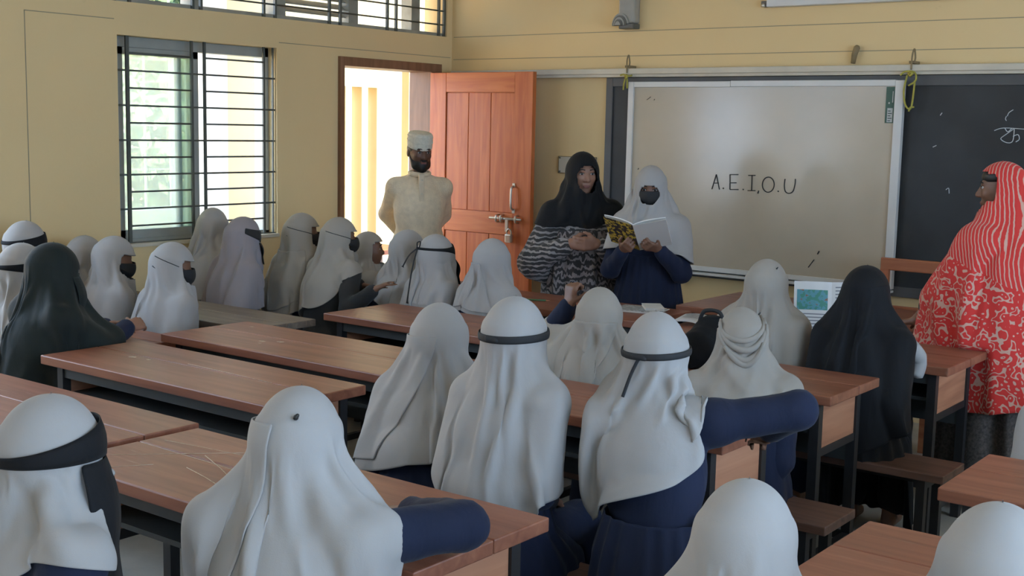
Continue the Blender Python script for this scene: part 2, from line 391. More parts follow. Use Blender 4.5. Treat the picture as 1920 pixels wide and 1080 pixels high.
for x in (1.75, 2.03, 3.2): box('bracket', (x, -.06, WZ0-.10), (x+.022, 0, WZ0-.047), M_strip, wbd); box('bracket', (x, -.06, WZ0-.047), (x+.022, -.0345, WZ0-.022), M_strip, wbd)
lab = box('maker_sticker', (3.354, WY-.0012, 1.752), (3.412, WY+.002, 1.96), mat('sticker_green', (.03, .085, .055), .4), wbd)
box('sticker_box', (3.366, WY-.002, 1.757), (3.398, WY, 1.838), mat('sticker_grey', (.42, .43, .40), .5), lab)
for k in range(5): box('sticker_line', (3.37, WY-.0028, 1.763+k*.014), (3.386+.008*(k % 2), WY-.001, 1.768+k*.014), mat('sticker_ink', (.03, .05, .04), .5), lab)
box('sticker_text', (3.392, WY-.002, 1.87), (3.397, WY, 1.935), mat('sticker_grey', (.42, .43, .40), .5), lab)
box('sticker_text', (3.37, WY-.002, 1.862), (3.378, WY, 1.872), mat('sticker_grey', (.42, .43, .40), .5), lab)
ly = WY-.0005
# A . E . I , O . U
h0, h1 = 1.316, 1.416
def ls(pts, r=.0032, n=8): stroke('ink_stroke', bez(pts, n) if len(pts) > 2 else np.array(pts), r, M_ink, wbd, ly)
ls([(2.248, h0), (2.275, h1-.005)]); ls([(2.275, h1-.005), (2.302, h0)]); ls([(2.258, 1.355), (2.295, 1.357)]); ls([(2.327, 1.322), (2.331, 1.328)], .0045)
ls([(2.372, h1-.002), (2.376, h0+.004)]); ls([(2.37, h1-.002), (2.43, h1)]); ls([(2.374, 1.362), (2.42, 1.364)]); ls([(2.376, h0+.004), (2.436, h0+.006)]); ls([(2.467, 1.322), (2.471, 1.326)], .0045)
ls([(2.50, h1-.002), (2.548, h1)]); ls([(2.525, h1), (2.527, h0+.003)]); ls([(2.50, h0+.003), (2.553, h0+.005)]); ls([(2.575, 1.322), (2.571, 1.305)], .004)
oc = [(2.638+.04*math.cos(a), 1.362+.047*math.sin(a)) for a in np.linspace(PI/2, PI/2+2*PI, 26)]
stroke('ink_stroke', oc, .0032, M_ink, wbd, ly); ls([(2.705, 1.322), (2.709, 1.326)], .0045)
ls([(2.748, 1.402), (2.746, 1.36), (2.755, 1.325), (2.78, 1.315), (2.805, 1.33), (2.815, 1.37), (2.816, 1.405)])
ls([(1.74, 1.88), (1.77, 1.90)], .0015); ls([(1.795, 1.878), (1.80, 1.885)], .002); ls([(1.69, 1.42), (1.695, 1.43)], .002)
ls([(2.93, .87), (2.965, .92)], .0028); ls([(2.985, .955), (2.995, .975)], .004)

# hooks, peg and rope ends above the boards
def hook(x, z, label, loops):
    h = empty('hook', (x, -.088, z), label=label, cat='hook')
    box('hook_plate', (-.014, -.004, -.005), (.016, .09, .01), M_twig, h)
    tube('hook_wire', bez([(0, 0, -.04), (.006, -.012, .04), (.014, -.006, .075), (.02, 0, .03), (.016, 0, .0)], 8), .005, M_twig, h)
    for L_ in loops: tube('rope', bez(L_, 8), .0055, M_rope, h, seg=6)
    tube('rope_knot', [(.0, -.004, -.055), (.012, -.012, -.06), (.0, -.004, -.075), (-.014, .0, -.06)], .009, M_rope, h, seg=6, closed=True)
hook(1.595, 2.095, 'bent hook with short yellow rope at the whiteboard corner by the teacher', [[(-.05, 0, -.055), (-.02, -.004, -.05), (.02, 0, -.06), (.04, 0, -.055)], [(-.005, 0, -.06), (-.02, 0, -.11), (-.03, .01, -.15)], [(.0, 0, -.06), (.005, 0, -.1), (.0, .01, -.14)]])
hook(3.50, 2.095, 'bent hook with long looped yellow rope between whiteboard and blackboard', [[(-.06, 0, -.07), (-.03, -.004, -.05), (.02, 0, -.055), (.03, 0, -.1), (-.01, 0, -.13)], [(-.02, 0, -.07), (-.035, 0, -.16), (-.02, 0, -.24), (.01, 0, -.26), (.02, 0, -.2), (.025, 0, -.1)], [(.01, 0, -.25), (.0, 0, -.275)], [(.005, 0, -.255), (.03, 0, -.25)]])
pg = tube('wooden_peg', [(3.125, -.02, 2.10), (3.135, -.03, 2.15), (3.15, -.035, 2.19), (3.152, -.03, 2.20)], [.014, .018, .020, .012], M_twig, label='stubby wooden peg above the middle of the whiteboard', cat='peg')
# wall light and lamp batten high on the front wall
wlamp = empty('wall_lamp', (1.545, 0, 2.345), label='grey wall lamp with a ribbed rounded lower end', cat='lamp')
M_lampg = mat('lamp_grey', (.32, .30, .25), .4, .1, 8)
M_lampd = mat('lamp_dark', (.12, .11, .09), .5)
box('back_box', (-.045, -.07, .035), (.085, 0, .40), M_lampg, wlamp, bevel=.012)
def halfdisc(name, r, y0, y1, cz, m, par):
    v, f = [], []
    n = 16
    for y in (y0, y1):
        for k in range(n+1):
            a = PI*k/n; v.append((-.02+r*math.cos(a), y, cz+r*1.25*math.sin(a)))
    f.append(tuple(range(n+1))); f.append(tuple(range(2*n+1, n, -1)))
    for k in range(n): f.append((k, n+1+k, n+2+k, k+1))
    f.append((n, 2*n+1, n+1, 0))
    return mk(name, v, f, m, par)
for k in range(5): halfdisc('rib', .064-.011*k, -.075-.008*(k+1), -.06, .022, M_lampg if k % 2 == 0 else M_lampd, wlamp)
box('base_cap', (-.03, -.085, .0), (.085, 0, .035), M_lampd, wlamp, bevel=.006)
tl = empty('tube_light', (3.15, 0, 2.45), label='white lamp batten fixed high above the whiteboard', cat='lamp')
box('batten', (-.585, -.06, -.004), (.62, 0, .09), M_whitef, tl, bevel=.006)
box('end_clip', (-.625, -.05, -.002), (-.585, 0, .035), M_lampd, tl, bevel=.004)
lathe('clip_screw', [(.008, -.004), (.012, .0), (.012, .012), (.006, .018)], M_steel, tl, 12, (-.605, -.055))
# cover plate on the wall behind the teacher
wp = empty('wall_plate', (1.165, 0, 1.43), label='cream cover plate with four screws on the wall behind the teacher', cat='plate')
box('plate', (-.16, -.012, -.06), (.16, 0, .06), M_strip, wp, bevel=.004)
for lo, hi in (((-.16, -.016, -.06), (-.155, -.010, .06)), ((.155, -.016, -.06), (.16, -.010, .06)), ((-.16, -.016, .055), (.16, -.010, .06)), ((-.16, -.016, -.06), (.16, -.010, -.055))): box('plate_edge', lo, hi, M_twig, wp)
for x in (-.145, .145):
    for z in (-.047, .047): tube('screw', [(x, -.02, z), (x, -.008, z)], .006, M_lampd, wp)

# ------------------------------------------------------------------ window with iron grille
w1 = empty('window_1', (0, 0, 0), kind='structure')
a, b, z0, z1 = WIN
for nm, lo, hi in (('frame_post', (-.16, a, z0), (-.08, a+.045, z1)), ('frame_post', (-.16, b-.05, z0), (-.08, b, z1)), ('frame_head', (-.16, a, z1-.06), (-.08, b, z1)), ('frame_sill', (-.16, a, z0), (-.08, b, z0+.04))): box(nm, lo, hi, M_alu, w1, bevel=.003)
box('window_sill', (-.21, a-.0, z0-.0), (.02, b, z0+.02), M_strip, w1)
def glassmat(name, tint, rough, alpha):
    m, nt, bs = _new(name); N, L = nt.nodes, nt.links
    out = N['Material Output']; tr = N.new('ShaderNodeBsdfTransparent'); gl = N.new('ShaderNodeBsdfGlossy'); gl.inputs['Roughness'].default_value = .05
    df = N.new('ShaderNodeBsdfTranslucent'); df.inputs[0].default_value = (*tint, 1); tr.inputs[0].default_value = (*tint, 1)
    m1 = N.new('ShaderNodeMixShader'); m1.inputs[0].default_value = alpha; L.new(tr.outputs[0], m1.inputs[1]); L.new(df.outputs[0], m1.inputs[2])
    fr = N.new('ShaderNodeFresnel'); fr.inputs[0].default_value = 1.45
    m2 = N.new('ShaderNodeMixShader'); L.new(fr.outputs[0], m2.inputs[0]); L.new(m1.outputs[0], m2.inputs[1]); L.new(gl.outputs[0], m2.inputs[2])
    L.new(m2.outputs[0], out.inputs[0]); return m
M_glass = glassmat('dusty_green_glass', (.76, .84, .78), .1, .30)
def sash(y0, y1, x):
    s = box('sash_stile', (x-.015, y0, z0+.04), (x+.015, y0+.05, z1-.06), M_alu, w1)
    box('sash_stile', (x-.015, y1-.05, z0+.04), (x+.015, y1, z1-.06), M_alu, w1)
    box('sash_rail', (x-.015, y0, z1-.10), (x+.015, y1, z1-.06), M_alu, w1); box('sash_rail', (x-.015, y0, z0+.04), (x+.015, y1, z0+.09), M_alu, w1)
    box('pane', (x-.003, y0+.05, z0+.09), (x+.003, y1-.05, z1-.10), M_glass, w1)
sash(a+.045, -2.27, -.105); sash(-2.42, -2.27, -.14)
# iron grille in the opening
for y, wd in ((-2.82, .022), (-2.37, .016), (-2.275, .016), (-1.81, .016), (-1.735, .008)): box('grille_flat_bar', (-.03, y-wd/2, z0+.02), (-.018, y+wd/2, z1), M_iron, w1)
for k in range(12):
    z = z1-.095-k*.0985
    if k % 2 == 1: tube('grille_bar', [(-.024, a, z), (-.024, b, z)], .006, M_iron, w1, 6)
    else:
        for y0, y1 in ((-2.82, -2.37), (-2.275, -1.81)): tube('grille_bar', [(-.024, y0, z), (-.024, y1, z)], .006, M_iron, w1, 6)
# transom openings with bars and louvres above
tr_ = empty('window_6', (0, 0, 0), kind='structure')
Mt = mat('transom_wood', (.30, .28, .22), .7, .2, 10)
for y in (-9.85, -8.0, -6.2, -4.6, -3.85, -2.265, -1.60, -.935, -.295): box('transom_post', (-.2, y-.045, 2.335), (-.10, y+.045, 2.98), Mt, tr_)
box('transom_sill', (-.2, -9.9, 2.335), (-.03, -.06, 2.36), Mt, tr_)
for y in (-3.55, -3.46, -2.9, -2.8, -2.36, -2.30, -1.81, -1.715, -1.24, -1.14, -.68, -.59, -.13, -.07): box('transom_bar', (-.03, y-.008, 2.32), (-.012, y+.008, 2.98), M_iron, tr_)
for z in (2.42, 2.52, 2.62, 2.72, 2.82): tube('transom_rod', [(-.022, -9.9, z), (-.022, -.06, z)], .006, M_iron, tr_, 6)
for y0, y1 in ((-3.8, -2.31), (-1.555, -.98)):
    for k in range(11):
        z = 2.40+k*.05
        v = [(-.19, y0, z+.035), (-.19, y1, z+.035), (-.13, y1, z), (-.13, y0, z), (-.19, y0, z+.043), (-.19, y1, z+.043), (-.13, y1, z+.008), (-.13, y0, z+.008)]
        mk('louvre_slat', v, [(0, 1, 2, 3), (7, 6, 5, 4), (0, 4, 5, 1), (1, 5, 6, 2), (2, 6, 7, 3), (3, 7, 4, 0)], Mt, tr_)

# ------------------------------------------------------------------ door
d1 = empty('door_1', (0, 0, 0), kind='structure')
box('door_jamb', (-.22, -1.18, 0), (.025, -1.14, 2.13), M_frame, d1); box('door_jamb', (-.22, -.22, 0), (.0, -.14, 2.13), M_frame, d1)
box('door_head', (-.22, -1.14, 2.07), (.025, -.14, 2.13), M_frame, d1)
leaf = empty('door_leaf', (.005, -.245, .012), parent=d1)
lw, lh, lt = .935, 2.052, .04
for nm, lo, hi, mm in (('stile', (0, 0, 0), (.152, lt, lh), M_doorw), ('stile', (.778, 0, 0), (lw, lt, lh), M_doorw), ('top_rail', (.152, .001, 1.913), (.778, lt, lh), M_doorh), ('middle_rail', (.152, .001, .915), (.778, lt, 1.068), M_doorh), ('bottom_rail', (.152, .001, 0), (.778, lt, .2), M_doorh)):
    box(nm, lo, hi, mm, leaf, bevel=.003)
for x0, x1 in ((.156, .358), (.362, .562), (.566, .774)):
    box('panel_plank', (x0, .009, 1.072), (x1, lt-.008, 1.909), M_doorw, leaf, bevel=.003); box('panel_plank', (x0, .009, .204), (x1, lt-.008, .911), M_doorw, leaf, bevel=.003)
box('panel_core', (.15, .016, .19), (.78, lt-.014, 1.92), M_doorw, leaf)
# pull handle, sliding bolt and padlock on the leaf
hd_ = tube('pull_handle', bez([(.79, 0, 1.26), (.79, -.03, 1.245), (.79, -.035, 1.17), (.79, -.03, 1.11), (.79, 0, 1.095)], 8), .008, M_steel, leaf, label='steel pull handle')
for z in (1.268, 1.085): box('handle_foot', (.778, -.006, z-.014), (.802, .001, z+.014), M_steel, hd_, bevel=.002)
bo = tube('sliding_bolt', [(.59, -.018, 1.03), (.87, -.018, 1.03)], .010, M_steel, leaf, label='steel sliding bolt')
for x in (.66, .70, .83): tube('bolt_staple', bez([(x, 0, 1.055), (x, -.03, 1.05), (x, -.036, 1.03), (x, -.03, 1.01), (x, 0, 1.005)], 6), .007, M_steel, bo)
box('hasp', (.735, -.026, .94), (.760, -.016, 1.035), M_steel, bo, bevel=.002)
pk = box('padlock', (.748, -.045, .865), (.802, -.015, .925), M_steel, leaf, bevel=.008, label='small padlock')
tube('shackle', bez([(.757, -.03, .92), (.757, -.03, .945), (.775, -.03, .962), (.793, -.03, .945), (.793, -.03, .92)], 6), .005, M_steel, pk)

# ------------------------------------------------------------------ outside: veranda, fins, yard
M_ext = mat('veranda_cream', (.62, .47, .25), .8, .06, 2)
M_ext2 = mat('veranda_white', (.66, .62, .53), .8, .05, 2)
M_yard = mat('yard_earth', (.52, .42, .27), .95, .2, 1.5)
vf = box('veranda_floor', (-2.35, -12, -.14), (-.22, 6, -.02), M_floor, kind='structure')
yd = box('yard_ground', (-30, -30, -.5), (-2.35, 30, -.3), M_yard, kind='structure')
vr = box('shade_roof', (-2.6, -2.6, 3.05), (-.22, 6, 3.17), M_ceil, kind='structure')  # unseen roof, added and sized to shade the veranda panels from sky and sun
vw = empty('veranda_wall', (0, 0, 0), kind='structure')
X0, X1 = -2.2, -2.0
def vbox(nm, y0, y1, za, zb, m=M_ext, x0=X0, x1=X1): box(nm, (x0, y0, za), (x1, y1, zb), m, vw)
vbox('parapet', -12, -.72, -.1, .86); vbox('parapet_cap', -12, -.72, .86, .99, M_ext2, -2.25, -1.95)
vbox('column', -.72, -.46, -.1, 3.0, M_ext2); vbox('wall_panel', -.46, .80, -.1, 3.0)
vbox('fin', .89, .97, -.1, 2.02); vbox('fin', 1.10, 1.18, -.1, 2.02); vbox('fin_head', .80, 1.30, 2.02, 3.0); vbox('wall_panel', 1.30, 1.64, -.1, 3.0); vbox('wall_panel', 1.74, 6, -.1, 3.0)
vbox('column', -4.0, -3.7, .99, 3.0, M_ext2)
# light lattice standing on the parapet
for y in np.arange(-3.6, -.7, .24): box('lattice_rod', (-2.11, y, .99), (-2.095, y+.014, 3.0), M_ext2, vw)
for z in np.arange(1.12, 2.95, .17): box('lattice_rod', (-2.115, -3.7, z), (-2.10, -.72, z+.012), M_ext2, vw)
# wooden table on the veranda by the door
vt = empty('veranda_table', (-1.05, -.02, -.02), label='plain wooden table standing on the veranda outside the door', cat='table')
box('table_top', (-.55, -.22, .70), (.55, .22, .735), M_doorh, vt, bevel=.004)
for x in (-.5, .5):
    for y in (-.18, .18): box('leg', (x-.025, y-.025, 0), (x+.025, y+.025, .70), M_frame, vt)
box('rail', (-.5, -.2, .62), (.5, -.18, .70), M_frame, vt)
# neighbouring block and trees across the yard
nb = empty('school_block', (-15, 4, -.3), label='pale school block across the yard beyond the window', cat='building')
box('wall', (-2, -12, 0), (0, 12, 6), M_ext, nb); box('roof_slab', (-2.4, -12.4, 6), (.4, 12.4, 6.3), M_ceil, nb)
for k in range(8): box('window', (0, -10.5+k*2.7, 1.2), (.04, -9.1+k*2.7, 2.6), M_alu, nb)
M_leaf = mat('tree_leaves', (.12, .19, .10), .7, .5, 3)
M_bark = mat('tree_bark', (.14, .10, .06), .9, .3, 8)
def tree(x, y, h, r, seed, label):
    t = empty('tree', (x, y, -.3), label=label, cat='tree', group='trees in the yard')
    rg = np.random.RandomState(seed)
    tube('trunk', [(0, 0, 0), (.1, .05, h*.35), (.02, -.05, h*.7)], [.2, .14, .08], M_bark, t)
    n = 1500; d = rg.randn(n, 3); d /= np.linalg.norm(d, axis=1)[:, None]; rad = rg.rand(n)**.4
    c = d*rad[:, None]*np.array([r, r, h*.36]) + np.array([0, 0, h*.66])
    u = rg.randn(n, 3); u /= np.linalg.norm(u, axis=1)[:, None]; w_ = np.cross(u, d); s = .12+.12*rg.rand(n)
    vv = np.stack([c-u*s[:, None], c+w_*s[:, None]*.5, c+u*s[:, None], c-w_*s[:, None]*.5], 1).reshape(-1, 3)
    o = mk('foliage', vv, np.arange(4*n).reshape(-1, 4), M_leaf, t); o['kind'] = 'stuff'
def shrub(x, y, h, r, seed, label):
    t = empty('shrub', (x, y, -.3), label=label, cat='shrub', group='shrubs along the yard')
    rg = np.random.RandomState(seed)
    tube('stem', [(0, 0, 0), (.04, .02, h*.4), (0, 0, h*.7)], [.05, .04, .02], M_bark, t)
    n = 1100; d = rg.randn(n, 3); d /= np.linalg.norm(d, axis=1)[:, None]; c = d*(rg.rand(n)**.4)[:, None]*np.array([r, r, h*.5])+np.array([0, 0, h*.52])
    u = rg.randn(n, 3); u /= np.linalg.norm(u, axis=1)[:, None]; w_ = np.cross(u, d); s = .08+.08*rg.rand(n)
    vv = np.stack([c-u*s[:, None], c+w_*s[:, None]*.5, c+u*s[:, None], c-w_*s[:, None]*.5], 1).reshape(-1, 3)
    o = mk('foliage', vv, np.arange(4*n).reshape(-1, 4), M_leaf, t); o['kind'] = 'stuff'
shrub(-5.0, -.1, 2.6, .62, 11, 'bushy shrub near the veranda seen through the left window pane'); shrub(-5.3, 1.25, 2.9, .66, 12, 'tallest bushy shrub behind the lattice'); shrub(-5.6, 2.65, 2.5, .66, 13, 'bushy shrub seen past the open window half')
tree(-8.0, 3.2, 5.5, 1.5, 1, 'leafy green tree in the yard nearest the veranda'); tree(-10.4, 6.6, 6.5, 2.0, 2, 'taller leafy tree in the yard before the school block'); tree(-8.4, -.4, 5.0, 1.5, 3, 'small round leafy tree in the yard beside the lattice')
# ------------------------------------------------------------------ desks and benches
M_top = wood('desk_top_wood', (.19, .066, .036), (.26, .095, .052), (.34, .135, .075), .38, 'X', chips=.735)
M_topg = wood('grey_desk_wood', (.14, .105, .08), (.19, .145, .11), (.25, .20, .15), .42, 'X', chips=.72)
M_side = wood('side_panel_wood', (.34, .14, .075), (.46, .205, .11), (.56, .27, .15), .5, 'Y')
M_blk = mat('dark_frame_paint', (.022, .021, .022), .45, .3, 10)
M_dk = mat('dark_panel_paint', (.040, .042, .040), .6, .3, 5)
M_seat = wood('bench_seat_wood', (.10, .05, .035), (.16, .085, .06), (.22, .12, .085), .45, 'X')
def desk(x0, x1, y0, y1, zt, label, topm=M_top, seam=.56):
    L_, D = x1-x0, y1-y0; hx, hy = L_/2, D/2
    d = empty('school_desk', ((x0+x1)/2, (y0+y1)/2, 0), label=label, cat='desk', group='long wooden school desks')
    ys = -hy+D*seam
    box('top_plank', (-hx, -hy, zt-.036), (hx, ys-.0012, zt), topm, d, bevel=.004); box('top_plank', (-hx, ys+.0012, zt-.036), (hx, hy, zt), topm, d, bevel=.004)
    ex = hx-.075
    for sx in (-1, 1):
        for sy in (-1, 1): box('leg', (sx*ex-.018, sy*(hy-.055)-.018, 0), (sx*ex+.018, sy*(hy-.055)+.018, zt-.036), M_blk, d)
        box('side_panel', (sx*(ex)-.006, -hy+.075, zt-.215), (sx*(ex)+.010, hy-.075, zt-.05), M_side, d)
        box('side_rail', (sx*ex-.014, -hy+.07, zt-.245), (sx*ex+.014, hy-.07, zt-.215), M_blk, d); box('side_rail', (sx*ex-.014, -hy+.07, .10), (sx*ex+.014, hy-.07, .13), M_blk, d)
    box('back_panel', (-ex, hy-.07, zt-.33), (ex, hy-.058, zt-.036), M_dk, d)
    box('shelf_board', (-ex+.018, -hy+.06, zt-.16), (ex-.018, hy-.07, zt-.145), M_dk, d)
    box('apron', (-ex, -hy+.045, zt-.085), (ex, -hy+.06, zt-.036), M_dk, d)
    box('foot_rail', (-ex, hy-.07, .10), (ex, hy-.045, .13), M_blk, d)
    return d
def bench(x0, x1, y0, y1, label, zt=.40):
    hx, hy = (x1-x0)/2, (y1-y0)/2
    d = empty('bench', ((x0+x1)/2, (y0+y1)/2, 0), label=label, cat='bench', group='low wooden benches')
    box('seat_plank', (-hx, -hy, zt-.032), (hx, hy, zt), M_seat, d, bevel=.004)
    for sx in (-1, 1):
        for sy in (-1, 1): box('leg', (sx*(hx-.09)-.017, sy*(hy-.035)-.017, 0), (sx*(hx-.09)+.017, sy*(hy-.035)+.017, zt-.032), M_blk, d)
        box('end_rail', (sx*(hx-.09)-.012, -hy+.05, zt-.075), (sx*(hx-.09)+.012, hy-.05, zt-.04), M_blk, d)
    box('long_rail', (-hx+.09, -.012, zt-.075), (hx-.09, .012, zt-.04), M_blk, d)
    return d
DESKS = [
 (1.62, 2.985, -5.18, -4.72, .75, 'empty brown desk meeting the scratched desk at its end', M_top),
 (1.64, 2.97, -4.43, -3.965, .75, 'empty two-plank brown desk beside the black-veiled girl with her hands out', M_top),
 (1.56, 2.95, -3.80, -3.31, .75, 'empty brown desk between two empty desks with pale paint chips on its end', M_top),
 (1.63, 2.95, -2.885, -2.39, .75, 'brown desk shining in the window light, behind the girl with black dangling cords', M_top),
 (1.22, 2.92, -2.0, -1.485, .75, 'front row brown desk with newspaper and pencil on it before the teacher', M_top),
 (3.03, 4.352, -5.25, -4.76, .75, 'scratched brown desk with crossing chalk lines in front of the large white veil', M_top),
 (3.0, 4.34, -3.85, -3.385, .75, 'brown desk on which the navy sleeved girl rests her elbow', M_top),
 (3.0, 4.32, -2.99, -2.52, .75, 'brown desk behind the black-veiled girl holding a picture book', M_top),
 (3.08, 4.46, -2.14, -1.61, .75, 'brown desk with an open white book beside the woman in red', M_top),
 (4.955, 6.3, -4.78, -4.265, .75, 'plain dark desk in front of the two plain white veils by the aisle', M_top),
 (4.99, 6.3, -3.87, -3.41, .75, 'plain dark desk across the aisle from the desk where the elbow rests', M_top),
 (4.98, 6.4, -2.78, -2.3, .75, 'dark desk across the aisle from the woman in red', M_top),
 (.03, 1.515, -3.25, -2.825, .70, 'greyish worn desk by the window wall behind the masked girls', M_topg),
 (.64, 1.52, -3.96, -3.62, .70, 'brown desk by the window wall under the outstretched hands', M_top),
 (.10, 1.42, -1.50, -1.10, .70, 'first desk by the window wall near the open door', M_topg),
]
DK = [desk(*q[:6], q[6]) for q in DESKS]
BENCHES = [
 (3.05, 4.46, -5.90, -5.42, 'bench under the large white veil and the girl with the black eye flap'),
 (3.0, 4.42, -4.50, -4.16, 'bench under the girl with the black knotted head band'),
 (3.0, 4.48, -3.37, -3.11, 'bench under the cream veil with twisted folds'),
 (3.08, 4.58, -2.50, -2.24, 'bench under the girl in the long black veil by the aisle'),
 (1.62, 2.97, -5.85, -5.55, 'empty bench of the desk beside the girl with black eye flap'),
 (1.30, 2.9, -2.37, -2.10, 'bench under the girl with black dangling cord'),
 (.72, 1.56, -4.42, -4.08, 'bench under the black-veiled girl with her hands out'),
 (.05, 1.5, -3.60, -3.32, 'bench under the masked girls by the window wall'),
 (.06, .58, -4.22, -3.66, 'short bench under the girls with black flap in the wall corner'),
 (.06, .92, -2.80, -2.53, 'bench under the lilac grey veil by the grille'),
 (.50, 1.27, -2.48, -2.14, 'bench under the masked girl with the stretched sleeve'),
 (.35, 1.18, -1.90, -1.62, 'bench under the girl in profile near the door'),
 (4.90, 6.3, -5.42, -5.10, 'bench under the two veils by the aisle'),
 (5.0, 6.4, -3.30, -3.02, 'bench under the white veil across the aisle from the woman in red'),
]
BENCHES = [q for q in BENCHES if 'behind the empty two-plank' not in q[4]]
for q in BENCHES: bench(*q)
# worn spots and scratches on the desk tops
M_chip = mat('bare_wood_chip', (.52, .42, .32), .8, .25, 60)
def chip(di, x, y, r, seed):
    d = DK[di]; rg = np.random.RandomState(seed); n = 18; a = np.arange(n)*2*PI/n; rr = r*(.55+.6*rg.rand(n)); z = DESKS[di][4]+.0004
    v = [(x-d.location.x+rr[k]*1.6*math.cos(a[k]), y-d.location.y+rr[k]*math.sin(a[k]), z) for k in range(n)]
    mk('paint_chip', v+[(p_[0], p_[1], z-.001) for p_ in v], [tuple(range(n))]+[(k, n+k, n+(k+1) % n, (k+1) % n) for k in range(n)], M_chip, d)
def scratch(di, p, q, w_=.0012):
    d = DK[di]; z = DESKS[di][4]+.0002; a, b = V(p[0]-d.location.x, p[1]-d.location.y, z), V(q[0]-d.location.x, q[1]-d.location.y, z)
    tube('scratch', [a, (a+b)/2+V(.002, .003, 0), b], w_, M_chip, d, 5)
for di, x, y, r, sd in ((5, 4.02, -5.06, .016, 1), (5, 4.08, -5.10, .007, 2), (5, 3.98, -5.03, .006, 3), (1, 1.93, -4.21, .012, 4), (1, 2.02, -4.20, .007, 5), (2, 2.02, -3.62, .012, 6), (2, 2.09, -3.58, .012, 7), (2, 2.05, -3.66, .006, 8), (2, 1.70, -3.40, .008, 9), (3, 2.7, -2.6, .005, 10), (5, 4.15, -4.9, .004, 12)): chip(di, x, y, r, sd)
for di, a, b in ((5, (3.10, -5.12), (3.42, -4.80)), (5, (3.05, -4.98), (3.62, -5.0)), (5, (3.08, -4.92), (3.38, -4.88)), (5, (3.2, -5.2), (3.27, -5.1)), (5, (3.36, -5.06), (3.58, -5.12)), (5, (3.3, -4.95), (3.55, -5.06)), (1, (2.2, -4.15), (2.7, -4.17))): scratch(di, a, b)
# teacher's table and chair
tt = empty('teacher_table', (3.40, -.98, 0), label='broad brown teacher table in front of the whiteboard', cat='table')
box('table_top', (-.66, -.36, .715), (.66, .39, .75), M_top, tt, bevel=.005)
box('apron', (-.60, -.31, .62), (.60, -.29, .715), M_dk, tt); box('apron', (-.60, .31, .62), (.60, .33, .715), M_dk, tt)
for x in (-.6, .6):
    for y in (-.3, .33): box('leg', (x-.03, y-.03, 0), (x+.03, y+.03, .715), M_dk, tt)
    box('side_apron', (x-.01, -.29, .62), (x+.01, .31, .715), M_dk, tt)
ch = empty('teacher_chair', (3.72, -.42, 0), label='orange brown wooden chair behind the teacher table', cat='chair')
Mch = wood('chair_wood', (.26, .075, .03), (.36, .12, .05), (.44, .17, .075), .4, 'X')
box('top_rail', (-.26, .14, .92), (.20, .17, .99), Mch, ch, bevel=.006); box('seat', (-.24, -.27, .42), (.20, .17, .45), Mch, ch, bevel=.006); box('back_slat', (-.24, .145, .66), (.18, .165, .72), Mch, ch, bevel=.004)
for x in (-.235, .175): box('back_post', (x-.025, .138, 0), (x+.025, .172, .93), Mch, ch, bevel=.004); box('leg', (x-.022, -.26, 0), (x+.022, -.215, .42), Mch, ch)

# ------------------------------------------------------------------ people
M_skin = mat('skin_brown', (.20, .095, .055), .5, .08, 12)
M_skinl = mat('skin_light_brown', (.30, .15, .095), .5, .08, 12)
M_skind = mat('skin_dark_brown', (.12, .055, .034), .5, .08, 12)
M_navy = cloth('navy_cotton', (.014, .019, .042), .15, .85, .4, .05)
M_dark = cloth('charcoal_cotton', (.032, .031, .030), .15, .85, .4, .1)
M_blackc = cloth('black_cloth', (.008, .008, .009), .2, .75, .35, .04)
M_greenblk = cloth('greenish_black_cloth', (.015, .020, .018), .2, .75, .3, .06)
M_veil = cloth('white_veil', (.365, .348, .328), .05, .9, .22, .1)
M_veil2 = cloth('cream_veil', (.335, .30, .255), .06, .9, .25, .1)
M_veil3 = cloth('lilac_grey_veil', (.285, .25, .256), .06, .9, .22, .1)
M_mask = mat('black_mask', (.018, .018, .019), .8)
M_eyew = mat('eye_white', (.55, .52, .48), .3)
M_eyeb = mat('eye_dark', (.012, .008, .006), .2)
M_hair = mat('black_hair', (.008, .007, .006), .5)
M_lip = mat('lip', (.22, .085, .07), .5)
M_inner = mat('pin', (.02, .02, .02), .3)

